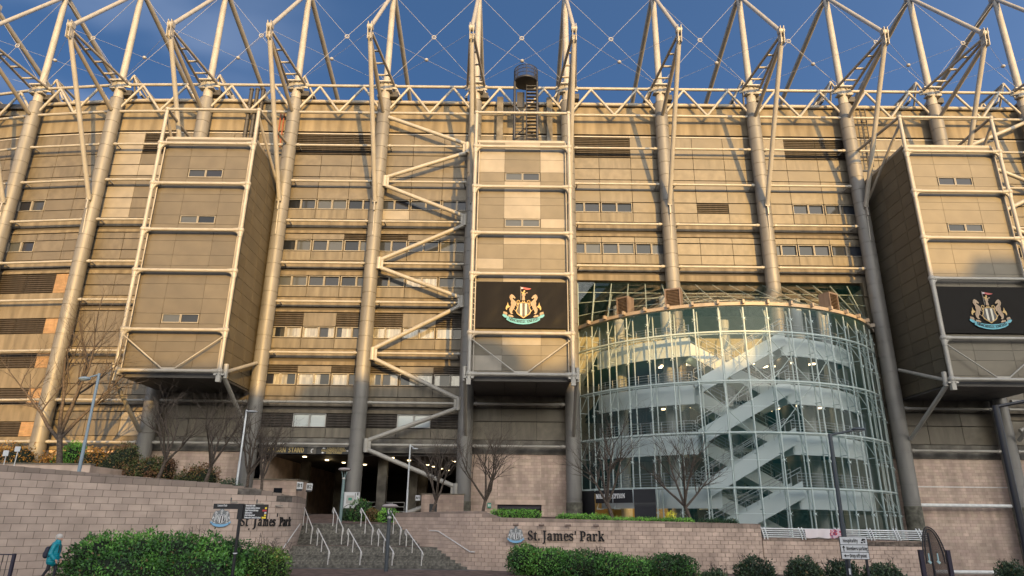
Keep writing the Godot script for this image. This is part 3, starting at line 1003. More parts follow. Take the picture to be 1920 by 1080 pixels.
func crest(parent: Node3D, at: Vector3, size: float, turn: Basis, raised: bool) -> void:
	var tan_c := Color(0.285, 0.192, 0.112)
	var tan_d := Color(0.20, 0.13, 0.08)
	var gold := Color(0.409, 0.260, 0.081)
	var dark := Color(0.02, 0.017, 0.017)
	var cream := Color(0.465, 0.434, 0.360)
	var blue := Color(0.062, 0.298, 0.384)
	var red := Color(0.322, 0.031, 0.031)
	var grey := Color(0.25, 0.23, 0.21)
	if raised:
		tan_c = Color(0.5, 0.5, 0.5); tan_d = Color(0.1, 0.1, 0.1); gold = Color(0.55, 0.56, 0.57); cream = Color(0.7, 0.7, 0.7); blue = Color(0.18, 0.38, 0.58); red = Color(0.45, 0.45, 0.46); grey = Color(0.45, 0.46, 0.47)
	var s := st()
	var z := 0.02 if raised else 0.004
	if raised:
		var back := [[437, 130], [330, 300], [190, 300], [120, 420], [80, 640], [20, 740], [60, 830], [240, 930], [437, 955], [640, 930], [815, 830], [855, 740], [795, 640], [755, 420], [680, 300], [545, 300]]
		poly(s, back, Color(0.16, 0.17, 0.18), 0.002)
	for mirror in [false, true]:
		poly(s, [[205, 322], [245, 345], [285, 398], [268, 414], [236, 392], [224, 408], [246, 436], [286, 474], [304, 512], [296, 542], [306, 560], [272, 546], [268, 590], [238, 640], [214, 690], [240, 716], [202, 726], [174, 690], [164, 630], [188, 572], [198, 536], [192, 500], [198, 462], [178, 430], [164, 388], [176, 346]], tan_c, z, mirror)
		ribbon_line(s, [[196, 345], [186, 390], [206, 440], [222, 480], [214, 540], [196, 590], [186, 650]], 5.0, tan_d, z + 0.003, mirror)
		ribbon_line(s, [[232, 470], [262, 500], [246, 560], [222, 620]], 4.0, tan_d, z + 0.003, mirror)
		poly(s, [[236, 366], [250, 372], [244, 382], [232, 376]], tan_d, z + 0.003, mirror)
		poly(s, [[135, 482], [147, 540], [180, 578], [150, 596], [128, 604], [114, 648], [95, 620], [99, 578], [122, 540]], gold, z, mirror)
		ribbon_line(s, [[246, 622], [268, 640], [290, 668]], 5.0, tan_c, z, mirror)
		ribbon_line(s, [[270, 545], [300, 556], [318, 580]], 6.0, tan_c, z + 0.002, mirror)
		ribbon_line(s, [[310, 500], [312, 462], [336, 446], [366, 462], [352, 478]], 7.0, gold, z + 0.006, mirror)
		ribbon_line(s, [[330, 505], [372, 502], [412, 490], [425, 458]], 8.0, gold, z + 0.006, mirror)
		ribbon_line(s, [[322, 512], [332, 560], [316, 620]], 9.0, gold, z + 0.006, mirror)
		poly(s, [[150, 738], [215, 744], [248, 772], [238, 788], [150, 772]], tan_c, z, mirror)
		poly(s, [[55, 672], [118, 690], [128, 716], [118, 748], [44, 722]], tan_c * 0.85, z, mirror)
		poly(s, [[46, 712], [124, 748], [120, 806], [72, 790], [32, 754]], blue, z, mirror)
		ribbon_line(s, [[124, 748], [120, 806]], 4.0, tan_d, z + 0.004, mirror)
	# shield
	poly(s, [[335, 500], [437, 482], [540, 500], [560, 600], [590, 655], [560, 722], [437, 808], [314, 722], [286, 655], [316, 600]], gold, z + 0.003)
	poly(s, [[345, 512], [437, 500], [530, 512], [545, 605], [570, 658], [545, 712], [437, 786], [330, 712], [304, 658], [330, 605]], dark, z + 0.006)
	poly(s, [[372, 514], [412, 512], [412, 764], [372, 738]], cream, z + 0.010)
	poly(s, [[464, 512], [503, 514], [503, 738], [464, 764]], cream, z + 0.010)
	if raised:
		poly(s, [[330, 560], [350, 560], [350, 705], [330, 690]], cream, z + 0.010)
	# tower, lion and pennant
	poly(s, [[408, 440], [418, 362], [404, 344], [404, 320], [474, 320], [474, 344], [456, 362], [468, 440]], tan_c, z + 0.002)
	ribbon_line(s, [[410, 350], [468, 350]], 4.0, tan_d, z + 0.005)
	poly(s, [[400, 262], [420, 290], [436, 268], [440, 240], [462, 238], [470, 262], [452, 282], [462, 318], [420, 318], [396, 292]], gold if not raised else tan_c, z + 0.002)
	ribbon_line(s, [[462, 316], [486, 296], [512, 292]], 8.0, tan_c, z + 0.002)
	ribbon_line(s, [[383, 166], [387, 440]], 3.5, grey, z)
	poly(s, [[388, 176], [440, 180], [510, 192], [588, 204], [560, 224], [490, 232], [440, 214], [388, 216]], red, z)
	poly(s, [[388, 180], [430, 184], [430, 210], [388, 212]], Color(0.35, 0.33, 0.38), z + 0.003)
	# scroll
	poly(s, [[128, 762], [180, 790], [300, 820], [437, 830], [575, 820], [695, 790], [746, 762], [756, 838], [690, 880], [560, 918], [437, 930], [310, 920], [185, 882], [110, 838]], blue, z + 0.004)
	var o := commit("crest", s, mats.emblem if raised else mats.print, parent)
	o.transform = Transform3D(turn * Basis.from_scale(Vector3(size, size, size)), at)
	var txt := "NEWCASTLE UNITED"
	for i in txt.length():
		if txt[i] == " ":
			continue
		var u := (i - 7.5) / 8.3
		var x := u * 0.365
		var y := -(876.0 - 560.0) / 800.0 + 0.085 * u * u
		letters("crest_letter", txt[i], 0.062, mats.black_letter if not raised else mats.white_letter, o, Vector3(x, y, 0.012), Basis(Vector3.BACK, u * 0.40), true, true, 0.0, 0.004)

func banner(x0: float, x1: float, label: String) -> void:
	var t := thing("crest_banner", label, "banner", Vector3((x0 + x1) / 2, 14.7, -46.4))
	var w := (x1 - x0) / 2
	var h := 3.46
	var s := st()
	var n := 36
	var m := 18
	var fn := FastNoiseLite.new()
	fn.seed = int(x0 * 10) + 400
	fn.frequency = 0.35
	var f := func(i: int, j: int) -> Vector3:
		var u := -w + 2 * w * i / n
		var v := h * j / m
		var ed := minf(1.0, minf(minf(i, n - i) / 4.0, minf(j, m - j) / 3.0))
		return Vector3(u, v, 0.05 * ed * fn.get_noise_2d(u, v * 0.8))
	for i in n:
		for j in m:
			quad(s, f.call(i, j), f.call(i + 1, j), f.call(i + 1, j + 1), f.call(i, j + 1))
	s.set_smooth_group(0)
	commit("cloth", smooth(s), mats.banner, t)
	crest(t, Vector3(0.08, 1.62, 0.07), 2.95, Basis.IDENTITY, false)
	for k in 9:
		for e in [-1.0, 1.0]:
			one_tube("lacing", Vector3(e * w, 0.15 + k * 0.4, 0.0), Vector3(e * (w + 0.14), 0.15 + k * 0.4, 0.2), 0.02, mats.white_paint, t, -1.0, 6)

func smooth(s: SurfaceTool) -> SurfaceTool:
	# weld and average normals
	var arr := s.commit_to_arrays()
	var vs: PackedVector3Array = arr[Mesh.ARRAY_VERTEX]
	var ns: PackedVector3Array = arr[Mesh.ARRAY_NORMAL]
	var acc := {}
	for i in vs.size():
		var k := vs[i].snappedf(0.0005)
		acc[k] = acc.get(k, Vector3.ZERO) + ns[i]
	var o := st()
	for i in vs.size():
		o.set_normal(acc[vs[i].snappedf(0.0005)].normalized())
		o.add_vertex(vs[i])
	return o

func spiral_stair() -> void:
	var c := Vector3(1.0, 0, -49.6)
	var t := thing("spiral_staircase", "dark metal caged stair with round platform on the middle tower's roof", "staircase", Vector3(1.0, 29.95, -49.6))
	var m: Material = mats.black_iron
	for x in [-0.95, 0.95]:
		one_tube("post", Vector3(x, 0, 0.3), Vector3(x, 7.3, 0.3), 0.11, m, t)
	for k in 20:
		var y := 0.4 + k * 0.34
		var s := st()
		box(s, Vector3(0.48, y, 0.25), Vector3(0.8, 0.045, 0.3), Basis(Vector3.RIGHT, 0.08))
		commit("step", s, m, t)
	for x in [0.06, 0.9]:
		one_tube("stringer", Vector3(x, 0.1, 0.35), Vector3(x, 7.1, 0.15), 0.06, m, t)
	for y in [0.35, 7.3]:
		var s := st()
		lathe(s, Vector3(0, y, 0.1), [[0.05, 0.0], [1.0, 0.0], [1.0, 0.16], [0.05, 0.16]], 24)
		commit("platform", s, m, t)
		s = st()
		for q in [0.4, 0.75, 1.1]:
			for k in 24:
				tube(s, Vector3(cos(TAU * k / 24), y + q + 0.1, sin(TAU * k / 24) + 0.1), Vector3(cos(TAU * (k + 1) / 24), y + q + 0.1, sin(TAU * (k + 1) / 24) + 0.1), 0.028, 0.028, 5, false)
		for k in 56:
			tube(s, Vector3(cos(TAU * k / 56), y + 0.1, sin(TAU * k / 56) + 0.1), Vector3(cos(TAU * k / 56), y + 1.2, sin(TAU * k / 56) + 0.1), 0.018 if k % 7 else 0.035, -1.0, 4, false)
		commit("railing", s, m, t)
	block("door_panel", -0.75, -0.1, 5.4, 6.9, -0.7, -0.62, mats.black_iron, t)
	one_tube("stay", Vector3(-0.9, 2.0, 0.3), Vector3(0.5, 5.0, -2.6), 0.05, m, t)
	one_tube("stay", Vector3(0.9, 2.0, 0.3), Vector3(-0.2, 4.6, -2.6), 0.05, m, t)

# ---------------------------------------------------------------- the curved glass entrance

const AC := Vector3(17.0, 0, -58.9)
const AR := 13.37
const AM := 1.073
const LEVELS := [0.9, 4.02, 7.55, 11.0, 14.45, 16.3]

func arc(th: float, r: float, y: float) -> Vector3:
	return Vector3(AC.x + r * sin(th), y, AC.z + r * cos(th))

func atrium() -> void:
	var t := thing("glass_entrance", "curved glass entrance hall with white stairs inside, bulging from the stand", "glass building", Vector3.ZERO)
	var n := 17
	var dt := 2 * AM / n
	# panes
	var ys := []
	for k in 5:
		ys.append(LEVELS[k])
		if k < 4:
			ys.append((LEVELS[k] + LEVELS[k + 1]) / 2)
	ys.append(LEVELS[5])
	for i in n:
		for j in ys.size() - 1:
			if i < 4 and j < 2 and (j == 0 or i < 3):
				continue
			var s := st()
			var a := -AM + i * dt + 0.0012
			var b := -AM + (i + 1) * dt - 0.0012
			var tl := Vector2(rng.randfn(), rng.randfn()) * 0.007      # no two panes hang quite in line
			quad(s, arc(a, AR - tl.x - tl.y, ys[j] + 0.012), arc(b, AR + tl.x - tl.y, ys[j] + 0.012), arc(b, AR + tl.x + tl.y, ys[j + 1] - 0.012), arc(a, AR - tl.x + tl.y, ys[j + 1] - 0.012))
			commit("pane", s, mats.pane, t)
	# upright trusses
	for i in n + 1:
		var th := -AM + i * dt
		var s := st()
		var y0 := 0.9 if i > 3 or i == 0 else 4.0
		tube(s, arc(th, AR - 0.1, y0), arc(th, AR - 0.1, 16.2), 0.055, 0.055, 8)
		tube(s, arc(th + 0.012, AR - 0.75, y0), arc(th + 0.012, AR - 0.75, 16.2), 0.05, 0.05, 8)
		for k in 5:
			var ya: float = maxf(LEVELS[k], y0)
			var yb: float = LEVELS[k + 1]
			if yb <= ya:
				continue
			tube(s, arc(th, AR - 0.1, ya), arc(th, AR - 0.75, ya), 0.03, 0.03, 6)
			tube(s, arc(th, AR - 0.1, yb - 1.3), arc(th, AR - 0.75, yb - 1.3), 0.03, 0.03, 6)
			tube(s, arc(th, AR - 0.1, yb - 1.3), arc(th, AR - 0.75, yb), 0.025, 0.025, 6)
			var ym := (ya + yb) / 2
			tube(s, arc(th, AR + 0.03, ym), arc(th, AR - 0.2, ym), 0.05, 0.05, 6)
			for e in [-1.0, 1.0]:
				tube(s, arc(th, AR - 0.1, ym), arc(th + e * 0.012, AR - 0.02, ym + 0.1), 0.02, 0.02, 5)
				tube(s, arc(th, AR - 0.1, ym), arc(th + e * 0.012, AR - 0.02, ym - 0.1), 0.02, 0.02, 5)
		commit("glazing_post", s, mats.glazing_steel, t)
	for k in [1, 2, 3, 4]:
		var s := st()
		var m := 51
		for i in m:
			var a := -AM + 2 * AM * i / m
			var b := -AM + 2 * AM * (i + 1) / m
			tube(s, arc(a, AR - 0.12, LEVELS[k]), arc(b, AR - 0.12, LEVELS[k]), 0.085, 0.085, 8, false)
			tube(s, arc(a, AR - 0.75, LEVELS[k]), arc(b, AR - 0.75, LEVELS[k]), 0.05, 0.05, 6, false)
		commit("ring_rail", s, mats.glazing_steel, t)
	# wind bracing rods behind some panes
	for q in [[6, 2], [9, 2], [9, 3], [11, 3], [7, 3]]:
		var a: float = -AM + q[0] * dt
		one_tube("tie_rod", arc(a, AR - 0.7, LEVELS[q[1]]), arc(a + 2 * dt, AR - 0.7, LEVELS[q[1] + 1]), 0.03, mats.glazing_steel, t, -1.0, 6)
		one_tube("tie_rod", arc(a + 2 * dt, AR - 0.7, LEVELS[q[1]]), arc(a, AR - 0.7, LEVELS[q[1] + 1]), 0.03, mats.glazing_steel, t, -1.0, 6)
	# top ring beam with brackets
	var s := st()
	var m := 34
	for i in m:
		var a := -AM + 2 * AM * i / m
		var b := -AM + 2 * AM * (i + 1) / m
		for q in [[AR + 0.1, 16.3, 16.54, true], [AR - 0.3, 16.3, 16.54, false]]:
			if q[3]:
				quad(s, arc(a, q[0], q[1]), arc(b, q[0], q[1]), arc(b, q[0], q[2]), arc(a, q[0], q[2]))
			else:
				quad(s, arc(b, q[0], q[1]), arc(a, q[0], q[1]), arc(a, q[0], q[2]), arc(b, q[0], q[2]))
		quad(s, arc(a, AR + 0.1, 16.54), arc(b, AR + 0.1, 16.54), arc(b, AR - 0.3, 16.54), arc(a, AR - 0.3, 16.54))
		quad(s, arc(b, AR + 0.1, 16.3), arc(a, AR + 0.1, 16.3), arc(a, AR - 0.3, 16.3), arc(b, AR - 0.3, 16.3))
	commit("ring_beam", s, mats.ring_beam, t)
	for i in n + 1:
		var th := -AM + i * dt
		s = st()
		box(s, arc(th, AR + 0.2, 16.5), Vector3(0.14, 0.26, 0.34), Basis(UP, th))
		commit("bracket", s, mats.ring_beam, t)
	# sloping glass roof from the ring to the wall
	for i in n:
		for j in 2:
			var q := []
			for e in [[i, j], [i + 1, j], [i + 1, j + 1], [i, j + 1]]:
				q.append(roof_point(e[0] / float(n), e[1] / 2.0))
			s = st()
			quad(s, q[0], q[1], q[2], q[3])
			commit("roof_pane", s, mats.roof_pane, t)
	s = st()
	for i in n + 1:
		var a := roof_point(i / float(n), 0) - Vector3(0, 0.12, 0.05)
		var b := roof_point(i / float(n), 1) - Vector3(0, 0.12, 0.05)
		tube(s, a, b, 0.05, 0.05, 6)
		tube(s, a - UP * 0.1, b - UP * 0.9, 0.04, 0.04, 6)
		for k in 4:
			tube(s, a.lerp(b, k / 4.0), (a - UP * 0.1).lerp(b - UP * 0.9, (k + 1) / 4.0), 0.03, 0.03, 5)
		if i < n:
			for k in [0.35, 0.7, 1.0]:
				tube(s, roof_point(i / float(n), k) - UP * (0.2 + 0.7 * k), roof_point((i + 1) / float(n), k) - UP * (0.2 + 0.7 * k), 0.035, 0.035, 5)
	commit("roof_frame", s, mats.roof_steel, t)
	# louvred outlets standing on the ring
	for q in [[-0.72, 1.0], [-0.42, 1.15], [0.52, 1.0]]:
		var th: float = q[0]
		var bt := Basis(UP, th)
		var c := arc(th, AR - 0.6, 17.2)
		s = st()
		var w: float = q[1]
		for e in [-1.0, 1.0]:
			box(s, c + bt * Vector3(e * w * 0.46, 0, 0), Vector3(w * 0.09, 1.5, 0.9), bt)
			box(s, c + bt * Vector3(0, e * 0.69, 0), Vector3(w * 0.84, 0.12, 0.9), bt)
		box(s, c + bt * Vector3(0, 0, -0.3), Vector3(w * 0.84, 1.3, 0.05), bt)
		var o := commit("louvred_outlet", s, mats.copper, t)
		for k in 12:
			s = st()
			box(s, c + bt * Vector3(0, -0.62 + k * 0.112, 0.36), Vector3(w * 0.84, 0.02, 0.14), bt * Basis(Vector3.RIGHT, 0.6))
			commit("slat", s, mats.copper, o)
	# inside
	block("back_wall", 3.0, 31.0, 0.3, 21.0, -64.2, -64.0, mats.atrium_cream, t)
	block("side_wall", 4.5, 4.9, 0.3, 20.5, -64.0, -53.2, mats.atrium_cream, t)
	block("side_wall", 29.2, 29.6, 0.3, 20.5, -64.0, -53.2, mats.atrium_cream, t)
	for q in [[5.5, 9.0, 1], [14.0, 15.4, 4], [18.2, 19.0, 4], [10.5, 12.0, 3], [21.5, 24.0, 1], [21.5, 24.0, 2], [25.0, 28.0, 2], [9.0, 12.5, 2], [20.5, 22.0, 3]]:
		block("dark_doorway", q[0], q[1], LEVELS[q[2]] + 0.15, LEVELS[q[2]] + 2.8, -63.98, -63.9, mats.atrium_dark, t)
	block("hall_floor", 4.9, 29.2, 0.3, 0.85, -64.0, -53.3, mats.atrium_floor, t)
	s = st()
	for i in 20:
		var a := -AM + 2 * AM * i / 20
		var b := -AM + 2 * AM * (i + 1) / 20
		quad(s, arc(a, AR - 0.02, 0.88), arc(b, AR - 0.02, 0.88), Vector3(arc(b, AR, 0).x, 0.88, -53.3), Vector3(arc(a, AR, 0).x, 0.88, -53.3))
		quad(s, arc(a, AR + 0.03, 0.0), arc(b, AR + 0.03, 0.0), arc(b, AR + 0.03, 0.9), arc(a, AR + 0.03, 0.9))
	commit("hall_floor", s, mats.atrium_floor, t)
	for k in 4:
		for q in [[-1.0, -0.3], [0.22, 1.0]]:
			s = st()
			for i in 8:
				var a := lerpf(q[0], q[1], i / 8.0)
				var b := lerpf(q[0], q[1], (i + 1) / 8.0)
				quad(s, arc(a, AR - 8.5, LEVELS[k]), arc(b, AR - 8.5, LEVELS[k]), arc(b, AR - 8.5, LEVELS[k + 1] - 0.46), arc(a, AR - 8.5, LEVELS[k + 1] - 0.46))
			commit("dark_backing", s, mats.atrium_dark, t)  # added near-black sheet that darkens the rooms behind the fascias
	for k in [1, 2, 3, 4]:
		var y: float = LEVELS[k]
		floors(t, -1.05, -0.36 if k > 1 else -0.25, y, k)
		floors(t, 0.2, 1.05, y, k)
		block("landing", 12.6, 19.6, y - 0.35, y, -64.0, -55.5, mats.atrium_white, t)
	for k in 4:
		flight(t, Vector3(13.3, LEVELS[k], -48.1), Vector3(19.5, LEVELS[k + 1], -48.1))
		flight(t, Vector3(19.5, LEVELS[k], -51.4), Vector3(13.3, LEVELS[k + 1], -51.4))
	for q in [[8.7, -53.2], [11.9, -50.6], [22.2, -51.0], [25.6, -54.0], [14.6, -57.0], [18.4, -57.0]]:
		s = st()
		lathe(s, Vector3(q[0], 0, q[1]), [[0.42, 0.9], [0.42, 18.5]], 20)
		commit("round_column", s, mats.atrium_column, t)
	# main reception doorway
	for i in 4:
		var a := -AM + i * dt + 0.003
		var b := -AM + (i + 1) * dt - 0.003
		s = st()
		quad(s, arc(a, AR + 0.05, 3.1), arc(b, AR + 0.05, 3.1), arc(b, AR + 0.05, 3.98), arc(a, AR + 0.05, 3.98))
		commit("portal_panel", s, mats.black_sign, t)
		if i == 0 or i == 3:
			s = st()
			quad(s, arc(a, AR + 0.05, 0.9), arc(b, AR + 0.05, 0.9), arc(b, AR + 0.05, 3.1), arc(a, AR + 0.05, 3.1))
			commit("portal_panel", s, mats.black_sign if i == 0 else mats.glass1, t)
	block("reception_wall", 6.2, 12.0, 0.9, 3.9, -54.5, -54.3, mats.gold_letter, t)
	var om := OmniLight3D.new()
	om.name = "reception_light"
	t.add_child(om)
	om.position = Vector3(9.5, 3.4, -51.5)
	om.light_energy = 0.8
	om.light_color = Color(1, 0.8, 0.5)
	om.omni_range = 30
	om.shadow_enabled = true
	om.light_size = 0.3
	var sg := thing("reception_sign", "white lettering over the dark doorway of the glass hall", "sign", arc(-AM + 1.9 * dt, AR + 0.12, 3.55))
	letters("lettering", "MAIN RECEPTION", 0.3, mats.white_letter, sg, Vector3.ZERO, Basis(UP, -AM + 1.9 * dt), true, true, 2.6)

func roof_point(u: float, v: float) -> Vector3:
	var a := arc(-AM + 2 * AM * u, AR - 0.1, 16.57)
	var b := Vector3(lerpf(5.4, 28.9, u), 20.5, -52.9)
	return a.lerp(b, v)

func floors(t: Node3D, a0: float, a1: float, y: float, k: int) -> void:
	var r := AR - 1.7
	var s := st()
	var n := 10
	for i in n:
		var a := lerpf(a0, a1, float(i) / n)
		var b := lerpf(a0, a1, float(i + 1) / n)
		var pa := arc(a, r, y)
		var pb := arc(b, r, y)
		var qa := Vector3(pa.x, y, -64.0)
		var qb := Vector3(pb.x, y, -64.0)
		quad(s, pa, pb, qb, qa)
		var d := UP * 0.45
		quad(s, pb - d, pa - d, qa - d, qb - d)
	commit("floor_slab", s, mats.atrium_soffit, t)
	s = st()
	for i in n:
		var a := lerpf(a0, a1, float(i) / n)
		var b := lerpf(a0, a1, float(i + 1) / n)
		for q in [1, -1]:
			var u := r + (0.06 if q == 1 else -0.06)
			if q == 1:
				quad(s, arc(a, u, y - 1.25), arc(b, u, y - 1.25), arc(b, u, y + 0.1), arc(a, u, y + 0.1))
			else:
				quad(s, arc(b, u, y - 1.25), arc(a, u, y - 1.25), arc(a, u, y + 0.1), arc(b, u, y + 0.1))
		quad(s, arc(a, r + 0.06, y + 0.1), arc(b, r + 0.06, y + 0.1), arc(b, r - 0.06, y + 0.1), arc(a, r - 0.06, y + 0.1))
	var inner := a1 if a0 < 0 else a0
	var e := arc(inner, r, y)
	slab(s, e.x - 0.06, e.x + 0.06, y - 1.25, y + 0.1, e.z - 5.5, e.z)
	commit("white_fascia", s, mats.atrium_white, t)
	s = st()
	for j in 5:
		for i in n:
			tube(s, arc(lerpf(a0, a1, float(i) / n), r, y + 0.3 + j * 0.19), arc(lerpf(a0, a1, float(i + 1) / n), r, y + 0.3 + j * 0.19), 0.022, 0.022, 5, false)
	for i in n + 1:
		tube(s, arc(lerpf(a0, a1, float(i) / n), r, y), arc(lerpf(a0, a1, float(i) / n), r, y + 1.1), 0.03, 0.03, 5, false)
	commit("railing", s, mats.galvanised, t)
	# ceiling lights under this floor
	for i in 14:
		var a := lerpf(a0, a1, 0.12 + 0.8 * rng.randf())
		var rr := r - rng.randf_range(2.6, 6.4)
		var p := arc(a, rr, y - 0.5)
		block("downlight", p.x - 0.13, p.x + 0.13, y - 0.54, y - 0.455, p.z - 0.13, p.z + 0.13, mats.downlight, t)
	var om := OmniLight3D.new()
	om.name = numbered("hall_light", t)
	t.add_child(om)
	om.position = arc((a0 + a1) / 2, r - 2.2, y - 0.75)
	om.light_energy = 0.16
	om.light_color = Color(1, 0.93, 0.8)
	om.light_size = 0.3
	om.omni_range = 30
	om.shadow_enabled = true

func flight(t: Node3D, a: Vector3, b: Vector3) -> void:
	var s := st()
	var d := 0.54
	for e in [-0.9, 0.9]:
		for f in [-0.05, 0.05]:
			var o := Vector3(0, 0, e + f)
			var p := [a + o - UP * d, b + o - UP * d, b + o + UP * d, a + o + UP * d]
			if (b.x > a.x) == (f > 0):
				quad(s, p[0], p[1], p[2], p[3])
			else:
				quad(s, p[1], p[0], p[3], p[2])
	var w := Vector3(0, 0, 0.95)
	var u := UP * d
	quad(s, a - w - u, b - w - u, b + w - u, a + w - u)
	quad(s, a + w - u, b + w - u, b - w - u, a - w - u)
	for k in 20:
		var c := a.lerp(b, (k + 0.5) / 20.0)
		box(s, c, Vector3(0.34, 0.1, 1.7))
	commit("stair_flight", s, mats.atrium_white, t)
	s = st()
	for e in [-0.9, 0.9]:
		for h in [0.85, 1.1]:
			tube(s, a + Vector3(0, d + h - 0.2, e), b + Vector3(0, d + h - 0.2, e), 0.025, 0.025, 6)
		for k in 9:
			var c := a.lerp(b, k / 8.0) + Vector3(0, d, e)
			tube(s, c, c + UP * 0.9, 0.02, 0.02, 5)
	commit("stair_rail", s, mats.galvanised, t)

# ---------------------------------------------------------------- the open passage under the stand

func undercroft() -> void:
	var t := thing("entrance_passage", "dark open passage under the stand with round columns and ceiling lights", "passage", Vector3.ZERO)
	block("soffit", -18.7, -3.5, 6.45, 6.6, -80, -53.3, mats.soffit, t)
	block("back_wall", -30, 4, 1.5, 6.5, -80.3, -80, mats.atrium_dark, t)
	block("side_wall", -18.75, -18.45, 1.5, 6.45, -80, -53.0, mats.block_right0, t)
	block("side_wall", -3.4, -3.0, 1.5, 6.45, -80, -53.0, mats.block_right1, t)
	block("rear_gate", -17, -5, 2.2, 4.6, -74.2, -74.0, mats.black_iron, t)
	for q in [[-17.4, -60.0], [-15.9, -66.0], [-10.0, -55.6], [-8.0, -59.0], [-7.7, -63.0], [-8.6, -68.0]]:
		block("pillar", q[0] - 0.35, q[0] + 0.35, 2.0, 6.45, q[1] - 0.35, q[1] + 0.35, mats.concrete_grey, t)
	for q in [[-16.0, -54.6], [-15.0, -57.5], [-14.2, -60.0], [-12.8, -62.0], [-11.5, -65.0], [-9.2, -54.8], [-8.2, -57.0], [-7.8, -59.0], [-7.2, -61.5], [-6.9, -63.5], [-6.4, -66.0], [-6.0, -68.0], [-4.6, -57.5], [-4.5, -62.0], [-4.9, -70.0]]:
		block("downlight", q[0] - 0.12, q[0] + 0.12, 6.39, 6.449, q[1] - 0.12, q[1] + 0.12, mats.downlight, t)
	for q in [[-15.0, -58.0], [-8.0, -60.0]]:
		var om := OmniLight3D.new()
		om.name = numbered("passage_light", t)
		t.add_child(om)
		om.position = Vector3(q[0], 6.1, q[1])
		om.light_energy = 0.07
		om.light_color = Color(1, 0.88, 0.66)
		om.light_size = 0.3
		om.omni_range = 30
		om.shadow_enabled = true
	var s := st()
	for k in 6:
		var x := -13.6 + k * 1.0
		tube(s, Vector3(x, 2.1, -58.5), Vector3(x, 3.2, -58.5), 0.035, 0.035, 6)
	for y in [2.5, 2.85, 3.2]:
		tube(s, Vector3(-13.6, y, -58.5), Vector3(-8.6, y, -58.5), 0.03, 0.03, 6)
	commit("barrier", s, mats.galvanised, t)

# ---------------------------------------------------------------- block retaining walls and the steps between them

func smooth_path(pts: Array) -> Curve3D:
	var c := Curve3D.new()
	c.bake_interval = 0.1
	for i in pts.size():
		var p: Vector3 = pts[i]
		var tg := Vector3.ZERO
		if i > 0 and i < pts.size() - 1:
			tg = (pts[i + 1] - pts[i - 1]) / 6.0
		c.add_point(p, -tg, tg)
	return c

func block_wall(t: Node3D, c: Curve3D, top: Callable, y0: float, h: float, l: float, base: String, tint: Color, shown: Callable, cap: Material, capped: Callable) -> void:
	var full := BoxMesh.new()
	full.size = Vector3(l - 0.016, h - 0.016, 0.16)
	var total := c.get_baked_length()
	var rest := st()
	var bits := 0
	var spare := []
	var row := 0
	while row < 40:
		var y := y0 + row * h
		var d := (0.0 if row % 2 == 0 else -l * 0.5)
		while d < total:
			var a := maxf(d, 0.0)
			var b := minf(d + l, total)
			d += l
			if b - a < 0.06:
				continue
			var pa := c.sample_baked(a)
			var pb := c.sample_baked(b)
			var ceil_y: float = top.call((a + b) / 2 / total)
			if y > ceil_y - 0.03:
				continue
			var yt := minf(y + h, ceil_y)
			var dir := (pb - pa).normalized()
			var turn := Basis(dir, UP, dir.cross(UP))
			var mid := (pa + pb) / 2 + UP * (y + yt) / 2 + turn.z * (0.0 + rng.randf_range(-0.004, 0.004))
			var whole := b - a > l - 0.01 and yt - y > h - 0.01
			var stained: bool = capped.call((a + b) / 2 / total, ceil_y - (y + yt) / 2)
			if whole and bits < 300 and shown.call(mid):
				put("brick", full, cap if stained else mats[base + str(rng.randi() % 6)], t, mid, turn)
				bits += 1
			else:
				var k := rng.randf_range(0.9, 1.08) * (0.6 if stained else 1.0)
				rest.set_color(Color(tint.r * k, tint.g * k, tint.b * k))
				box(rest, mid, Vector3((pa - pb).length() - 0.016, yt - y - 0.016, 0.16), turn)
		row += 1
	var o := commit("bricks", rest, mats.blocks, t)
	o.set_meta("kind", "stuff")
	# mortar face a little behind the blocks, and the wall's own thickness
	var s := st()
	var n := int(total / 0.25)
	for i in n:
		var u := float(i) / n
		var v := float(i + 1) / n
		var pa := c.sample_baked(total * u)
		var pb := c.sample_baked(total * v)
		var z := (pb - pa).normalized().cross(UP)
		var ta: float = top.call(u) - 0.01
		var tb: float = top.call(v) - 0.01
		var fa := pa + z * 0.04
		var fb := pb + z * 0.04
		var ba := pa - z * 0.25
		var bb := pb - z * 0.25
		quad(s, fa + UP * (y0 - 1), fb + UP * (y0 - 1), fb + UP * tb, fa + UP * ta)
		quad(s, bb + UP * (y0 - 1), ba + UP * (y0 - 1), ba + UP * ta, bb + UP * tb)
		quad(s, fa + UP * ta, fb + UP * tb, bb + UP * tb, ba + UP * ta)
	commit("mortar", s, mats.mortar_dark if base == "block_left" else mats.mortar_pink, t)

func lerp_list(keys: Array, u: float) -> float:
	for i in keys.size() - 1:
		if u <= keys[i + 1][0]:
			return lerpf(keys[i][1], keys[i + 1][1], inverse_lerp(keys[i][0], keys[i + 1][0], u))
	return keys[-1][1]

func left_path() -> Curve3D:
	return smooth_path([Vector3(-30, 0, -20.5), Vector3(-25.2, 0, -26.2), Vector3(-21.7, 0, -30), Vector3(-18.1, 0, -34), Vector3(-15.3, 0, -36.6), Vector3(-14.2, 0, -37.4), Vector3(-13.04, 0, -38.2), Vector3(-12.3, 0, -39.3), Vector3(-12.1, 0, -40.8), Vector3(-12.6, 0, -44)])

func right_path() -> Curve3D:
	return smooth_path([Vector3(-6.9, 0, -43.8), Vector3(-4.6, 0, -41.2), Vector3(-2.9, 0, -39.4), Vector3(-1.4, 0, -38.3), Vector3(0.6, 0, -37.65), Vector3(4, 0, -37.5), Vector3(13.02, 0, -37.5)])

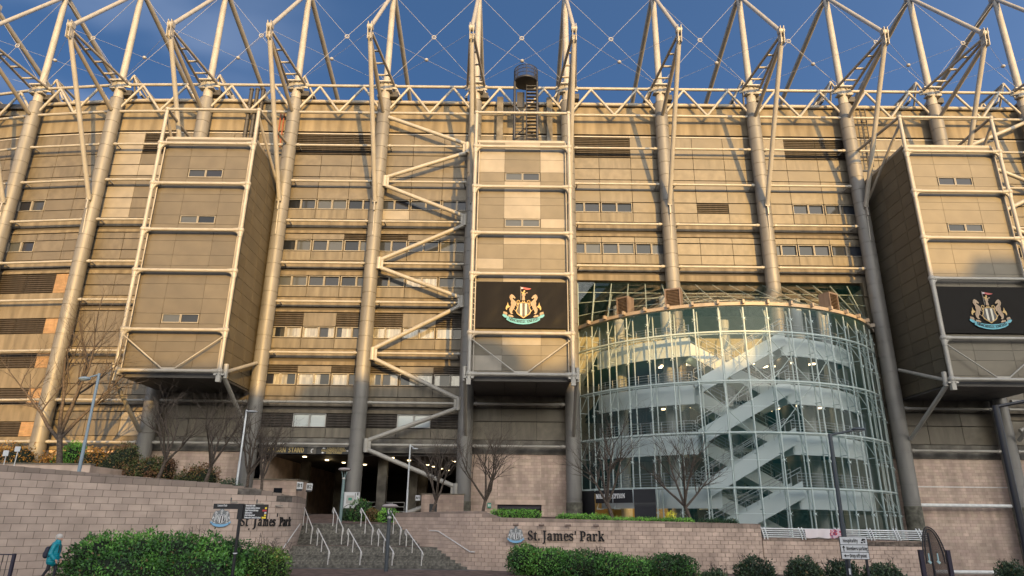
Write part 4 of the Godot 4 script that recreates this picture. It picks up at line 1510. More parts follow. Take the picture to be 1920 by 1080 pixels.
func retaining_walls() -> void:
	var c := left_path()
	var len_l := c.get_baked_length()
	var keys := []
	for q in [[-25.2, -26.2, 4.0], [-21.7, -30.0, 3.88], [-18.1, -34.0, 3.68], [-15.3, -36.6, 3.55], [-14.2, -37.4, 3.43], [-13.04, -38.2, 3.24], [-12.3, -39.3, 3.06]]:
		keys.append([c.get_closest_offset(Vector3(q[0], 0, q[1])) / len_l, q[2]])
	keys.push_front([0.0, 4.1])
	keys.append([1.0, 3.0])
	var t := thing("retaining_wall", "curved greyish pink block wall left of the steps, with a crest and lettering", "wall", Vector3.ZERO, "block retaining walls")
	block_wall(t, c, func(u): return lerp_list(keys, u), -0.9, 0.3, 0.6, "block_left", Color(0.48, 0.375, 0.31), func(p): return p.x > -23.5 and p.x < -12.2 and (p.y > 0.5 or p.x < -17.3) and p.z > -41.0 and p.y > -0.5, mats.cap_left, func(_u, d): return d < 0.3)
	c = right_path()
	var len_r := c.get_baked_length()
	var ka := c.get_closest_offset(Vector3(-1.5, 0, -38.3)) / len_r
	var kb := c.get_closest_offset(Vector3(-0.55, 0, -37.9)) / len_r
	t = thing("retaining_wall", "pink block wall right of the steps, with crest, lettering and small spotlights", "wall", Vector3.ZERO, "block retaining walls")
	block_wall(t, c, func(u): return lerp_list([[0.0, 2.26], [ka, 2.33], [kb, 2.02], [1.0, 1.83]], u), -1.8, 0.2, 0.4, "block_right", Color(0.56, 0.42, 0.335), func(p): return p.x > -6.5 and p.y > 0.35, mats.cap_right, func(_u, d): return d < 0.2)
	t = thing("retaining_wall", "low pink block wall under the white railing at right", "wall", Vector3.ZERO, "block retaining walls")
	c = smooth_path([Vector3(13.06, 0, -37.55), Vector3(17, 0, -37.55), Vector3(21.6, 0, -37.55)])
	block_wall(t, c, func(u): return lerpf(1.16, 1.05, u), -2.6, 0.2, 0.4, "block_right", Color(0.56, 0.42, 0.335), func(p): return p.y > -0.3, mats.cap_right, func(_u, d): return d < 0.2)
	t = thing("planter_wall", "low sunlit block planter wall under the autumn bushes at far left", "wall")
	block("wall", -52, -25.0, 3.4, 4.75, -42.4, -42.0, mats.block_right1, t)
	block("coping", -52, -24.95, 4.75, 4.83, -42.45, -41.95, mats.concrete, t)
	block("return_wall", -25.35, -25.0, 3.4, 4.7, -46.0, -42.4, mats.block_right3, t)

func step_right(z: float) -> float:
	return lerpf(-2.2, -6.6, inverse_lerp(-38.7, -43.7, z))

func stairs() -> void:
	var t := thing("stone_steps", "wide flight of worn dark stone steps with a landing, between the block walls", "steps")
	var z := -38.7
	var y := -0.6
	for k in 15:
		if k == 7:
			block("landing", -13.5, step_right(z) + 0.3, -1.2, y, z - 1.25, z, mats.paving, t)
			z -= 1.0
		var h := 0.146
		var d := 0.28 if k < 7 else 0.235
		var x := -13.5
		# each step is laid from separate stones
		var s := st()
		while x < step_right(z) + 0.3:
			var l := rng.randf_range(1.1, 1.9)
			var xe := minf(x + l, step_right(z) + 0.3)
			slab(s, x, xe - 0.012, y - 0.3, y + h - rng.randf_range(0.0, 0.006), z - d - 0.12, z - rng.randf_range(0.0, 0.012))
			x = xe
		commit("step", s, mats["step" + str(rng.randi() % 3)], t)
		y += h
		z -= d
	block("top_edge", -13.5, -6.4, 0.8, 1.585, -43.9, z, mats.step1, t)
	var rails := [[-12.4, -43.35, -11.3, -41.55], [-10.62, -43.35, -9.55, -41.55], [-8.95, -43.35, -7.83, -41.55], [-7.27, -43.35, -6.22, -41.55],
		[-10.8, -40.85, -9.55, -38.85], [-9.08, -40.85, -7.85, -38.85], [-7.38, -40.85, -6.15, -38.85], [-5.82, -40.85, -4.6, -38.85]]
	for i in 8:
		var r: Array = rails[i]
		var upper := i < 4
		var ya := 1.6 if upper else 0.45
		var yb := 0.55 if upper else -0.6
		var a := Vector3(r[0], ya + 0.88, r[1])
		var b := Vector3(r[2], yb + 0.82, r[3])
		var o := thing("handrail", "%s white handrail from the left on the %s flight of the steps" % [ORD[i % 4 + 1] if i % 4 > 0 else "first", "upper" if upper else "lower"], "handrail", Vector3.ZERO, "white handrails on the steps")
		var s := st()
		var q := (b - a).normalized()
		var ca := a - Vector3(q.x, 0, q.z).normalized() * 0.13 - UP * 0.1
		run(s, [a - UP * 0.3 + (b - a) * 0.02, ca - UP * 0.1, ca, a, b, b + Vector3(q.x, -1.2, q.z) * 0.1, b - UP * 0.3 + q * 0.02, b - UP * 0.36], 0.028, 8)
		commit("rail", s, mats.white_rail, o)
		for k in 3:
			var f: float = [0.05, 0.42, 0.97][k]
			var p := a.lerp(b, f)
			var g := lerpf(ya, yb, f) - 0.1
			one_tube("post", Vector3(p.x, g, p.z), p, 0.024, mats.white_rail, o, -1.0, 8)
	var w := thing("wall_handrail", "white bent handrail fixed along the right block wall", "handrail")
	var s := st()
	run(s, [Vector3(-5.9, 2.2, -43.0), Vector3(-4.5, 1.28, -41.0), Vector3(-3.95, 1.26, -40.3), Vector3(-2.05, 0.28, -38.45), Vector3(-1.8, 0.28, -38.3)], 0.03, 8)
	commit("rail", s, mats.white_rail, w)
	for p in [[-5.0, 1.6, -41.75], [-3.5, 0.98, -39.85], [-2.4, 0.42, -38.8]]:
		one_tube("bracket", Vector3(p[0], p[1], p[2]), Vector3(p[0] + 0.12, p[1] - 0.1, p[2] - 0.12), 0.02, mats.white_rail, w, -1.0, 6)
	w = thing("wall_handrail", "white bent handrail at the end of the left block wall", "handrail")
	s = st()
	run(s, [Vector3(-12.0, 1.55, -41.4), Vector3(-11.95, 1.3, -40.7), Vector3(-12.05, 0.35, -39.0)], 0.03, 8)
	commit("rail", s, mats.white_rail, w)

# ---------------------------------------------------------------- plants

func foliage(t: Node3D, lumps: Array, count: int, lsize: float, colours: Array, sd: int, up := 0.2, dark := true, wobble := 0.34) -> void:
	var r := RandomNumberGenerator.new()
	r.seed = sd
	var fn := FastNoiseLite.new()
	fn.seed = sd
	fn.frequency = 0.9
	var cn := FastNoiseLite.new()
	cn.seed = sd + 5
	cn.frequency = 0.5
	var areas := []
	var total := 0.0
	for l in lumps:
		var rad: Vector3 = l[1]
		total += rad.x * rad.y + rad.y * rad.z + rad.x * rad.z
		areas.append(total)
	var xf := []
	var cols := []
	var tries := 0
	while xf.size() < count and tries < count * 4:
		tries += 1
		var w := r.randf() * total
		var k := 0
		while areas[k] < w:
			k += 1
		var c: Vector3 = lumps[k][0]
		var rad: Vector3 = lumps[k][1]
		var d := Vector3(r.randfn(), r.randfn(), r.randfn()).normalized()
		if d.z < -0.5:
			continue
		var depth := 1.0 - absf(r.randfn()) * 0.09
		var p := c + d * rad * (1.0 + wobble * fn.get_noise_3dv((c + d * rad) * 1.6)) * depth
		p += Vector3(r.randfn(), r.randfn(), r.randfn()) * lsize * 0.5
		var inside := false
		for j in lumps.size():
			if j != k:
				var q: Vector3 = (p - lumps[j][0]) / lumps[j][1]
				if q.length() < 0.8:
					inside = true
					break
		if inside:
			continue
		var n := (d / rad).normalized()
		var y := (n * 0.55 + UP * up + Vector3(r.randfn(), r.randfn(), r.randfn()) * 0.6).normalized()
		var zz := (n + Vector3(r.randfn(), r.randfn(), r.randfn()) * 0.55).normalized()
		var x := y.cross(zz)
		if x.length() < 0.05:
			continue
		x = x.normalized()
		var sc := lsize * r.randf_range(0.7, 1.3)
		xf.append(Transform3D(Basis(x * sc, y * sc, x.cross(y) * sc), p))
		var m := clampf(0.5 + 0.9 * cn.get_noise_3dv(p) + 0.18 * r.randfn(), 0.0, 0.999) * (colours.size() - 1)
		var ca: Color = colours[int(m)]
		var cb: Color = colours[mini(int(m) + 1, colours.size() - 1)]
		cols.append(ca.lerp(cb, m - int(m)) * r.randf_range(0.8, 1.7) if r.randf() > 0.025 else Color(0.16, 0.10, 0.035))
	scatter("foliage", leaf_mesh(1.0, 0.55), xf, cols, mats.leaf, t)
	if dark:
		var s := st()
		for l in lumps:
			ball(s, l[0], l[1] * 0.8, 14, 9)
		commit("dark_core", s, mats.hedge_inside, t)  # solid dark core filling each lump behind the leaves

func twigs(t: Node3D, at: Vector3, n: int, h: float, spread: float, sd: int) -> void:
	var r := RandomNumberGenerator.new()
	r.seed = sd
	var s := st()
	for i in n:
		var a := at + Vector3(r.randfn() * spread, 0, r.randfn() * spread * 0.4)
		var d := Vector3(r.randfn() * 0.25, 1, r.randfn() * 0.2).normalized()
		var b := a + d * h * r.randf_range(0.5, 1.0)
		tube(s, a, b, 0.014, 0.006, 5)
		for k in 4:
			var p := a.lerp(b, r.randf_range(0.3, 0.95))
			tube(s, p, p + (d + Vector3(r.randfn(), r.randfn() * 0.4, r.randfn())).normalized() * h * 0.25, 0.008, 0.004, 4)
	commit("twigs", s, mats.bark_dark, t)

func plants() -> void:
	var green := [Color(0.012, 0.030, 0.010), Color(0.028, 0.085, 0.016), Color(0.055, 0.16, 0.024), Color(0.11, 0.25, 0.04)]
	var deep := [Color(0.010, 0.024, 0.014), Color(0.016, 0.045, 0.018), Color(0.028, 0.075, 0.022)]
	var bright := [Color(0.05, 0.14, 0.02), Color(0.10, 0.26, 0.03), Color(0.19, 0.38, 0.06)]
	var autumn := [Color(0.06, 0.07, 0.015), Color(0.20, 0.10, 0.02), Color(0.42, 0.17, 0.02), Color(0.50, 0.26, 0.03)]
	var rusty := [Color(0.03, 0.05, 0.012), Color(0.06, 0.075, 0.018), Color(0.16, 0.08, 0.03), Color(0.12, 0.05, 0.03)]
	var conifer := [Color(0.012, 0.026, 0.012), Color(0.022, 0.045, 0.018), Color(0.045, 0.07, 0.03)]
	# big hedge left
	var t := thing("hedge", "big dark green leafy hedge along the left block wall, behind the walking person", "hedge")
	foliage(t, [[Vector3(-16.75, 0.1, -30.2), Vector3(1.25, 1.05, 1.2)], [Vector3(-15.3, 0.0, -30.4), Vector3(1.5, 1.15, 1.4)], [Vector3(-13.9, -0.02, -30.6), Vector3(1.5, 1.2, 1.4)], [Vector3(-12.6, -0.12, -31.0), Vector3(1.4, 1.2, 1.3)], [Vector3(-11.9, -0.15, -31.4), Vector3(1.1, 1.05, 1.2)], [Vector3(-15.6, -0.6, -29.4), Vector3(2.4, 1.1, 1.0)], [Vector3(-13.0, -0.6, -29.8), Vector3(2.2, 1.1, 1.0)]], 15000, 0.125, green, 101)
	twigs(t, Vector3(-13.6, 1.0, -30.8), 5, 0.6, 0.6, 5)
	t = thing("shrub", "smaller yellowish green shrub at the right end of the big hedge, by the finger post", "shrub")
	foliage(t, [[Vector3(-10.9, -0.3, -32.2), Vector3(0.8, 0.95, 0.9)], [Vector3(-10.35, -0.4, -32.6), Vector3(0.6, 0.95, 0.8)]], 3600, 0.11, [Color(0.03, 0.06, 0.015), Color(0.06, 0.13, 0.02), Color(0.10, 0.20, 0.03), Color(0.17, 0.16, 0.03)], 111)
	twigs(t, Vector3(-10.6, 0.4, -32.2), 12, 0.85, 0.45, 8)
	# right hedge
	t = thing("hedge", "low spreading green hedge under the lettering on the right block wall", "hedge")
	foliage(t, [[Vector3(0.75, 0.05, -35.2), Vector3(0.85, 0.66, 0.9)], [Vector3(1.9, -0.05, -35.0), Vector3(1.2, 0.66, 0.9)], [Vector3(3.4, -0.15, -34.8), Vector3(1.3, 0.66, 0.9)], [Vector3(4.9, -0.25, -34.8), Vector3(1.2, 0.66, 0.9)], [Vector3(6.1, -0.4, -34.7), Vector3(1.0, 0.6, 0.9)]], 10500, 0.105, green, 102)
	twigs(t, Vector3(4.4, 0.3, -34.8), 10, 0.5, 0.25, 9)
	t = thing("shrub", "rounded dark green shrub at the right end of the low hedge", "shrub")
	foliage(t, [[Vector3(7.3, -0.25, -34.6), Vector3(0.9, 0.65, 0.9)], [Vector3(8.1, -0.35, -34.4), Vector3(0.7, 0.75, 0.85)]], 3600, 0.105, [green[0], green[1], green[2]], 103)
	var con := [[9.65, -0.85, 0.6, 0.5, "small scrubby dark shrub, first right of the rounded shrub"], [11.55, -0.62, 0.85, 0.85, "dark spiky evergreen shrub left of the parking sign, first of two"], [13.85, -0.6, 0.8, 0.85, "dark spiky evergreen shrub left of the parking sign, beside its post"], [15.65, -0.62, 0.6, 0.85, "dark spiky evergreen shrub right behind the parking sign"], [17.45, -0.7, 0.9, 0.75, "dark spiky evergreen shrub right of the parking sign, near the iron gate"], [23.6, -0.7, 0.6, 0.85, "dark spiky evergreen shrub at the right edge of the picture"]]
	for i in con.size():
		var q: Array = con[i]
		t = thing("evergreen_shrub", q[4], "shrub", Vector3.ZERO, "spiky evergreen shrubs")
		var c := Vector3(q[0], q[1], -34.6)
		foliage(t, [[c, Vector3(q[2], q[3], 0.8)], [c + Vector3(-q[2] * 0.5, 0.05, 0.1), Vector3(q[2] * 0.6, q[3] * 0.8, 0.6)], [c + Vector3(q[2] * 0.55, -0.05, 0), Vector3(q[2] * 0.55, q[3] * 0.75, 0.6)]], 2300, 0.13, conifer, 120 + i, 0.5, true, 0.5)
		twigs(t, c + UP * q[3] * 0.6, 7, 0.75, q[2] * 0.5, 130 + i)
	# clipped hedges on the plaza
	var clip := [[-0.95, 1.62, 1.85, 2.36, "bright green clipped hedge on the wall top, before the low dark doorway"], [2.75, 5.45, 1.8, 2.17, "bright green clipped hedge on the wall top, before the reception door"], [5.75, 10.1, 1.75, 2.02, "long bright green clipped hedge on the wall top, before the glass hall"], [10.6, 12.55, 1.7, 2.0, "short darker clipped hedge on the wall top, at the right end of the row"]]
	for i in 4:
		var q: Array = clip[i]
		t = thing("clipped_hedge", q[4], "hedge", Vector3.ZERO, "clipped hedges on the wall top")
		var lumps := []
		var n := int((q[1] - q[0]) / 0.4)
		for k in n + 1:
			lumps.append([Vector3(lerpf(q[0] + 0.2, q[1] - 0.2, float(k) / n), (q[2] + q[3]) / 2, -40.0), Vector3(0.34, (q[3] - q[2]) * 0.62, 0.4)])
		foliage(t, lumps, int(900 * (q[1] - q[0])), 0.075, bright if i < 3 else deep, 140 + i, 0.5, true, 0.1)
	# bushes round the entrance passage
	var pb := [[-9.6, 2.2, -46.6, 0.75, 0.85, "bright green bush at the foot of the column with the poster", green], [-8.75, 2.0, -46.2, 0.4, 0.5, "small reddish bush between two green bushes, by the steps' top", rusty], [-7.75, 1.95, -46.0, 0.6, 0.6, "yellow flecked green bush behind the last handrail at the steps' top", bright], [-10.6, 1.9, -46.9, 0.4, 0.5, "small dark bush left of the column with the poster", deep], [-16.6, 3.2, -42.0, 0.8, 0.75, "pale green bush behind the left wall, at the lamp post's foot", conifer]]
	for i in pb.size():
		var q: Array = pb[i]
		t = thing("bush", q[5], "bush")
		foliage(t, [[Vector3(q[0], q[1], q[2]), Vector3(q[3], q[4], q[3])]], 1100, 0.11, q[6], 150 + i)
	# autumn bushes on the terrace
	var ab := [[-33.6, 5.2, 2.0, 1.5, "orange and green autumn bush at the left edge", autumn], [-30.4, 5.0, 1.4, 1.1, "low orange autumn bush left of the second column", autumn], [-29.3, 5.5, 0.8, 1.3, "upright light green bush beside the column in the sun", bright], [-28.0, 5.2, 1.2, 1.2, "glowing orange bush at the foot of the forked tree", autumn], [-26.0, 5.3, 1.3, 1.5, "olive and rust bush behind the lamp post on the terrace", rusty], [-23.9, 4.7, 1.1, 1.1, "dark olive bush left of the third column", rusty], [-22.7, 4.6, 0.8, 1.3, "tall rust tipped bush touching the third column", rusty], [-20.3, 4.2, 1.3, 1.2, "round red brown bush against the pink block wall", rusty]]
	for i in ab.size():
		var q: Array = ab[i]
		t = thing("autumn_bush", q[4], "bush", Vector3.ZERO, "autumn bushes on the terrace")
		var c := Vector3(q[0], q[1] - 0.3, -47.0 if i < 5 else -46.2)
		foliage(t, [[c, Vector3(q[2], q[3], 1.0)], [c + Vector3(q[2] * 0.5, q[3] * 0.25, 0.3), Vector3(q[2] * 0.6, q[3] * 0.7, 0.8)], [c + Vector3(-q[2] * 0.5, -q[3] * 0.15, 0.3), Vector3(q[2] * 0.6, q[3] * 0.7, 0.8)]], 2300, 0.13, q[5], 170 + i, 0.2, true, 0.45)
	# bare trees
	var tr := [[-28.0, 4.3, -44.0, 10.5, 31, "big forked bare tree on the left terrace, in front of the sunlit column", 1.25], [-21.9, 4.2, -44.0, 5.6, 32, "bare tree standing before the third column from the left", 1.0], [-19.0, 3.7, -44.0, 6.0, 33, "bare tree with two stems under the left tower", 0.9], [-16.3, 3.4, -44.0, 5.4, 34, "bushy bare tree beside the lamp with the flat head", 1.0], [-15.2, 3.3, -43.5, 4.4, 35, "bare tree leaning over the ticket booth", 0.8], [-5.2, 2.0, -46.0, 5.2, 36, "leaning bare tree in front of the entrance passage", 1.0], [-1.9, 2.0, -46.5, 5.8, 37, "bare tree in front of the middle tower's pink wall", 1.0], [6.3, 1.7, -43.0, 6.2, 38, "bare tree in front of the reception door", 0.85], [11.0, 1.6, -43.0, 6.0, 39, "bare tree in front of the white stairs", 1.0]]
	for q in tr:
		t = thing("bare_tree", q[5], "tree", Vector3.ZERO, "bare trees before the stand")
		tree(t, Vector3(q[0], q[1] - 0.3, q[2]), q[3], q[4], q[6])

func tree(t: Node3D, at: Vector3, h: float, sd: int, spread: float) -> void:
	var r := RandomNumberGenerator.new()
	r.seed = sd
	var trunk := st()
	var crown := st()
	var top := at + Vector3(r.randf_range(-0.1, 0.1) * h * (2.2 if sd in [36, 35] else 1.0), h * 0.26, 0)
	var r0 := 0.017 * h + 0.035
	tube(trunk, at, at.lerp(top, 0.5) + Vector3(0.03, 0, 0), r0, r0 * 0.82, 9)
	tube(trunk, at.lerp(top, 0.5) + Vector3(0.03, 0, 0), top, r0 * 0.82, r0 * 0.72, 9)
	ball(trunk, top, Vector3.ONE * r0 * 0.74, 8, 6)
	commit("trunk", trunk, mats.bark, t)
	var n := 4 if sd != 33 else 3
	for k in n:
		var an := TAU * k / n + r.randf_range(-0.5, 0.5)
		var lean := r.randf_range(0.4, 1.0) * spread
		var d := Vector3(cos(an) * lean, 1, sin(an) * lean).normalized()
		limb(crown, r, top - UP * r.randf_range(0.0, h * 0.05), d, h * r.randf_range(0.42, 0.6), r0 * 0.6, 0, spread)
	limb(crown, r, top, Vector3(r.randf_range(-0.1, 0.1), 1, 0).normalized(), h * 0.5, r0 * 0.6, 0, spread)
	commit("branches", crown, mats.bark_dark, t)

func limb(s: SurfaceTool, r: RandomNumberGenerator, p: Vector3, d: Vector3, l: float, rad: float, depth: int, spread: float) -> void:
	var n := 4 if depth < 2 else 2
	var q := p
	var dir := d
	for i in n:
		var r1 := lerpf(rad, rad * 0.45, float(i) / n)
		var r2 := lerpf(rad, rad * 0.45, float(i + 1) / n)
		dir = (dir + Vector3(r.randfn(), r.randfn() * 0.5, r.randfn()) * 0.10 + UP * 0.05).normalized()
		var e := q + dir * l / n
		tube(s, q, e, r1, r2, 6 if depth < 2 else 4, false)
		if depth < (4 if spread > 1.2 else 3) and (i > 0 or depth > 0):
			var kids := (2 if depth == 0 else 1 if r.randf() < 0.7 else 2) if depth < 3 else 1
			for k in kids:
				var side := Vector3(r.randfn(), r.randfn() * 0.35, r.randfn())
				side = (side - dir * side.dot(dir)).normalized()
				var nd := (dir + side * r.randf_range(0.55, 1.0) + UP * 0.12).normalized()
				limb(s, r, e, nd, l * r.randf_range(0.42, 0.66), maxf(r2 * 0.62, 0.006), depth + 1, spread)
		q = e

# ---------------------------------------------------------------- street furniture

func disc_lamp(label: String, at: Vector3, h: float, m: Material) -> void:
	var t := thing("disc_lamp", label, "street lamp", at, "disc topped lamp posts")
	one_tube("post", Vector3(0, -0.3, 0), Vector3(0, h - 0.55, 0), 0.095, m, t)
	for k in 3:
		var a := TAU * k / 3 + 0.4
		one_tube("prong", Vector3(cos(a), 0, sin(a)) * 0.06 + UP * (h - 0.6), Vector3(cos(a), 0, sin(a)) * 0.2 + UP * (h - 0.08), 0.028, m, t)
	var s := st()
	lathe(s, Vector3(0, h - 0.12, 0), [[0.02, 0.0], [0.28, 0.03], [0.4, 0.09], [0.4, 0.13], [0.3, 0.2], [0.02, 0.24]], 28)
	commit("lamp_disc", s, mats.lamp_disc, t)
	s = st()
	lathe(s, Vector3(0, h - 0.62, 0), [[0.0, 0.0], [0.12, 0.02], [0.1, 0.12], [0.0, 0.14]], 16)
	commit("light_unit", s, mats.frame_white, t)

func arm_lamp(label: String, at: Vector3, h: float, arm: Vector3, r: float, m: Material, head: Vector3) -> void:
	var t := thing("arm_lamp", label, "street lamp", at)
	one_tube("post", Vector3(0, -0.6, 0), Vector3(0, h * 0.4, 0), r * 1.25, m, t)
	one_tube("post", Vector3(0, h * 0.4, 0), Vector3(0, h, 0), r, m, t)
	var tip := Vector3(0, h - 0.05, 0) + arm
	one_tube("arm", Vector3(0, h - 0.06, 0), tip, r * 0.55, m, t)
	var s := st()
	ball(s, tip + arm.normalized() * head.x * 0.8, head, 16, 10)
	var o := commit("lamp_head", s, m, t)
	s = st()
	ball(s, tip + arm.normalized() * head.x * 0.8 - UP * head.y * 0.35, head * 0.82, 14, 8)
	commit("lens", s, mats.frosted, o)

func furniture() -> void:
	disc_lamp("disc topped lamp post on the plaza, before the column with the poster", Vector3(-10.55, 1.7, -45.0), 3.15, mats.post_green)
	disc_lamp("dark disc topped lamp post at the foot of the steps", Vector3(-6.1, -0.6, -36.6), 3.1, mats.post_dark)
	arm_lamp("blue grey street lamp behind the left wall, crossing the forked tree", Vector3(-23.3, 3.3, -38.2), 6.2, Vector3(-0.42, -0.18, 0.1), 0.075, mats.post_blue, Vector3(0.34, 0.12, 0.2))
	arm_lamp("slim grey lamp with flat head behind the left wall, beside the bushy tree", Vector3(-16.15, 3.0, -42.0), 5.1, Vector3(0.12, -0.02, 0.05), 0.06, mats.galvanised, Vector3(0.36, 0.07, 0.18))
	arm_lamp("thin grey lamp pole in front of the entrance passage", Vector3(-6.6, 1.8, -46.0), 4.75, Vector3(0.22, -0.14, 0.05), 0.055, mats.galvanised, Vector3(0.2, 0.06, 0.12))
	arm_lamp("tall black street lamp with a long arm, before the glass hall", Vector3(13.85, -0.6, -30.0), 6.15, Vector3(1.0, 0.2, 0.05), 0.085, mats.post_dark, Vector3(0.3, 0.09, 0.16))
	arm_lamp("thick dark pole at the right edge with an arm reaching out", Vector3(21.3, -2.6, -30.0), 9.45, Vector3(1.6, 0.3, 0.1), 0.13, mats.black_iron, Vector3(0.4, 0.1, 0.2))
	var t := thing("sign_box", "dark box sign on the thick pole at the right edge", "sign", Vector3(21.45, 0.25, -29.85))
	block("box", 0.0, 0.75, 0.0, 0.62, -0.1, 0.1, mats.black_iron, t)
	block("sticker", 0.5, 0.74, 0.36, 0.42, 0.1, 0.105, mats.sign_white, t)
	# white railing on the low wall, with cloths hung over it
	t = thing("white_railing", "white metal railing with curved flat posts on the low right wall", "railing", Vector3(0, 0, -37.5))
	for k in 5:
		var y := 1.2 + k * 0.1
		one_tube("rail", Vector3(13.1, y, 0.05 - k * 0.02), Vector3(21.6, y - 0.06, 0.05 - k * 0.02), 0.028 if k < 4 else 0.04, mats.white_paint, t, -1.0, 8)
	for x in [13.15, 15.1, 17.0, 18.65, 20.0, 21.2]:
		for e in [0.0, 0.16]:
			var s := st()
			for k in 4:
				var a := Vector3(x + e - 0.02 * k, 1.08 + k * 0.145, 0.12 - 0.012 * k * k)
				var b := Vector3(x + e - 0.02 * (k + 1), 1.08 + (k + 1) * 0.145, 0.12 - 0.012 * (k + 1) * (k + 1))
				box(s, (a + b) / 2, Vector3(0.06, a.distance_to(b) + 0.01, 0.04), aim(b - a))
			commit("post", s, mats.white_paint, t)
	var cl := [["draped_cloth", "pinkish white sheet draped over the white railing", 15.25, 16.55, "cloth_white"], ["draped_cloth", "red, white and blue patterned cloth draped over the white railing", 16.5, 17.35, "cloth_print"]]
	mat("cloth_white", Color(0.70, 0.62, 0.62), 0.9)
	var pim := Image.create(64, 64, false, Image.FORMAT_RGB8)
	var fn := FastNoiseLite.new()
	fn.seed = 77
	fn.frequency = 0.06
	for y in 64:
		for x in 64:
			var v := fn.get_noise_2d(x, y)
			pim.set_pixel(x, y, Color(0.78, 0.70, 0.74) if v < 0.05 else Color(0.72, 0.12, 0.18) if v < 0.28 else Color(0.30, 0.25, 0.45))
	mat("cloth_print", Color.WHITE, 0.9, 0.0, ImageTexture.create_from_image(pim), 0.9)
	for q in cl:
		t = thing(q[0], q[1], "cloth", Vector3(0, 0, -37.38), "cloths on the white railing")
		var s := st()
		for i in 12:
			for j in 8:
				var f := func(a: int, b: int) -> Vector3:
					var u := a / 12.0
					var v := b / 8.0
					return Vector3(lerpf(q[2], q[3], u) , 1.6 - 0.42 * v - 0.03 * sin(u * 9.0) * v, 0.06 + 0.03 * sin(u * 14.0 + v * 2.0) * v)
				quad(s, f.call(i, j + 1), f.call(i + 1, j + 1), f.call(i + 1, j), f.call(i, j))
		commit("sheet", smooth(s), mats[q[4]], t)
	# ornamental gate
	t = thing("iron_gate", "tall narrow dark iron gate with an arched top and thin bars", "gate", Vector3(17.4, 0, -30.0))
	for x in [-0.5, 0.62]:
		block("post", x - 0.075, x + 0.075, -1.2, 0.88, -0.07, 0.07, mats.tinted_iron, t)
	var arch := func(u: float) -> float:
		return 0.45 + 1.32 * pow(maxf(0.0, 1.0 - pow(absf(u * 2 - 0.72) / (0.72 if u < 0.36 else 1.28), 2.2)), 0.62)
	var s2 := st()
	for i in 36:
		var u := i / 35.0
		var x := lerpf(-0.4, 0.52, u)
		tube(s2, Vector3(x, -1.2, 0), Vector3(x, arch.call(u) - 0.04, 0), 0.0095, 0.0095, 5)
	var bars := commit("bar", s2, mats.rust, t)
	bars.material_override = mat("rusty_iron", Color(0.055, 0.035, 0.03), 0.6)
	s2 = st()
	for o in [0.0, 0.1]:
		var pts := []
		for i in 33:
			var u := i / 32.0
			pts.append(Vector3(lerpf(-0.42 + o, 0.54 - o, u), arch.call(u) - o * 0.9, 0.02))
		run(s2, pts, 0.026, 6)
	tube(s2, Vector3(-0.4, -0.25, 0.02), Vector3(0.52, -0.25, 0.02), 0.03, 0.03, 6)
	tube(s2, Vector3(-0.07, -1.2, 0.02), Vector3(-0.07, 1.55, 0.02), 0.04, 0.04, 6)
	commit("arched_frame", s2, mats.black_iron, t)
	for x in [-0.2, 0.16]:
		s2 = st()
		box(s2, Vector3(x, 0.42, 0.04), Vector3(0.1, 0.14, 0.02), Basis(Vector3.BACK, 0.785))
		box(s2, Vector3(x, 0.62, 0.04), Vector3(0.05, 0.26, 0.02))
		commit("small_emblem", s2, mat("emblem_pale", Color(0.30, 0.45, 0.47), 0.5), t)
	# corner railing bottom left
	t = thing("guard_railing", "dark purple guard railing in the bottom left corner", "railing", Vector3(-16.85, 0, -25.0))
	block("post", -0.045, 0.045, -0.6, 0.6, -0.045, 0.045, mats.tinted_iron, t)
	block("post", -1.95, -1.86, -0.6, 0.6, -0.045, 0.045, mats.tinted_iron, t)
	for y in [0.57, -0.45]:
		one_tube("rail", Vector3(-1.9, y, 0), Vector3(0, y, 0), 0.02, mats.tinted_iron, t, -1.0, 6)
	for k in 10:
		one_tube("bar", Vector3(-0.2 - k * 0.17, -0.45, 0), Vector3(-0.2 - k * 0.17, 0.57, 0), 0.011, mats.black_iron, t, -1.0, 6)
	# ticket booths
	t = thing("ticket_booth", "low pink block booth left of the dark passage, with numbered signs on its side", "booth")
	brickwork(t, -17.0, -14.15, 1.9, 4.25, -46.96, 0.45, 0.225, Color(0.47, 0.35, 0.28))
	block("side_wall", -14.15, -14.1, 1.9, 4.25, -49.5, -46.97, mats.block_right0, t)
	block("roof", -17.05, -14.05, 4.25, 4.33, -49.6, -46.9, mats.concrete, t)
	block("booth_window", -15.55, -15.0, 3.15, 3.75, -46.95, -46.9, mats.glass0, t)
	for k in 2:
		var sg := thing("number_sign", ["white projecting number sign, left one on the booth's side", "white projecting number sign, right one on the booth's side"][k], "sign", Vector3(-13.85 + 0.35 * k, 3.92 - 0.03 * k, -46.9 - 1.0 * k), "numbered signs on the booth")
		block("plate", -0.2, 0.2, -0.22, 0.22, -0.03, 0.03, mats.sign_white, sg)
		block("fixing", -0.22, 0.16, -0.34, -0.221, -0.02, 0.02, mats.black_iron, sg)
		letters("lettering", "B1" if k == 0 else "B2", 0.24, mats.black_letter, sg, Vector3(0, 0, 0.035), Basis.IDENTITY, false, true, 0.28)
	t = thing("turnstile_block", "low pink block hut at the passage's right end, crossed by the lowest brace", "booth")
	brickwork(t, -6.35, -3.3, 1.9, 3.6, -51.35, 0.45, 0.225, Color(0.46, 0.34, 0.27))
	block("hut_body", -6.35, -3.3, 1.9, 3.58, -53.3, -51.5, mats.block_right2, t)
	block("roof", -6.4, -3.2, 3.6, 3.67, -53.3, -51.3, mats.concrete, t)
	block("dark_opening", -5.75, -5.2, 1.9, 2.95, -51.36, -51.32, mats.atrium_dark, t)
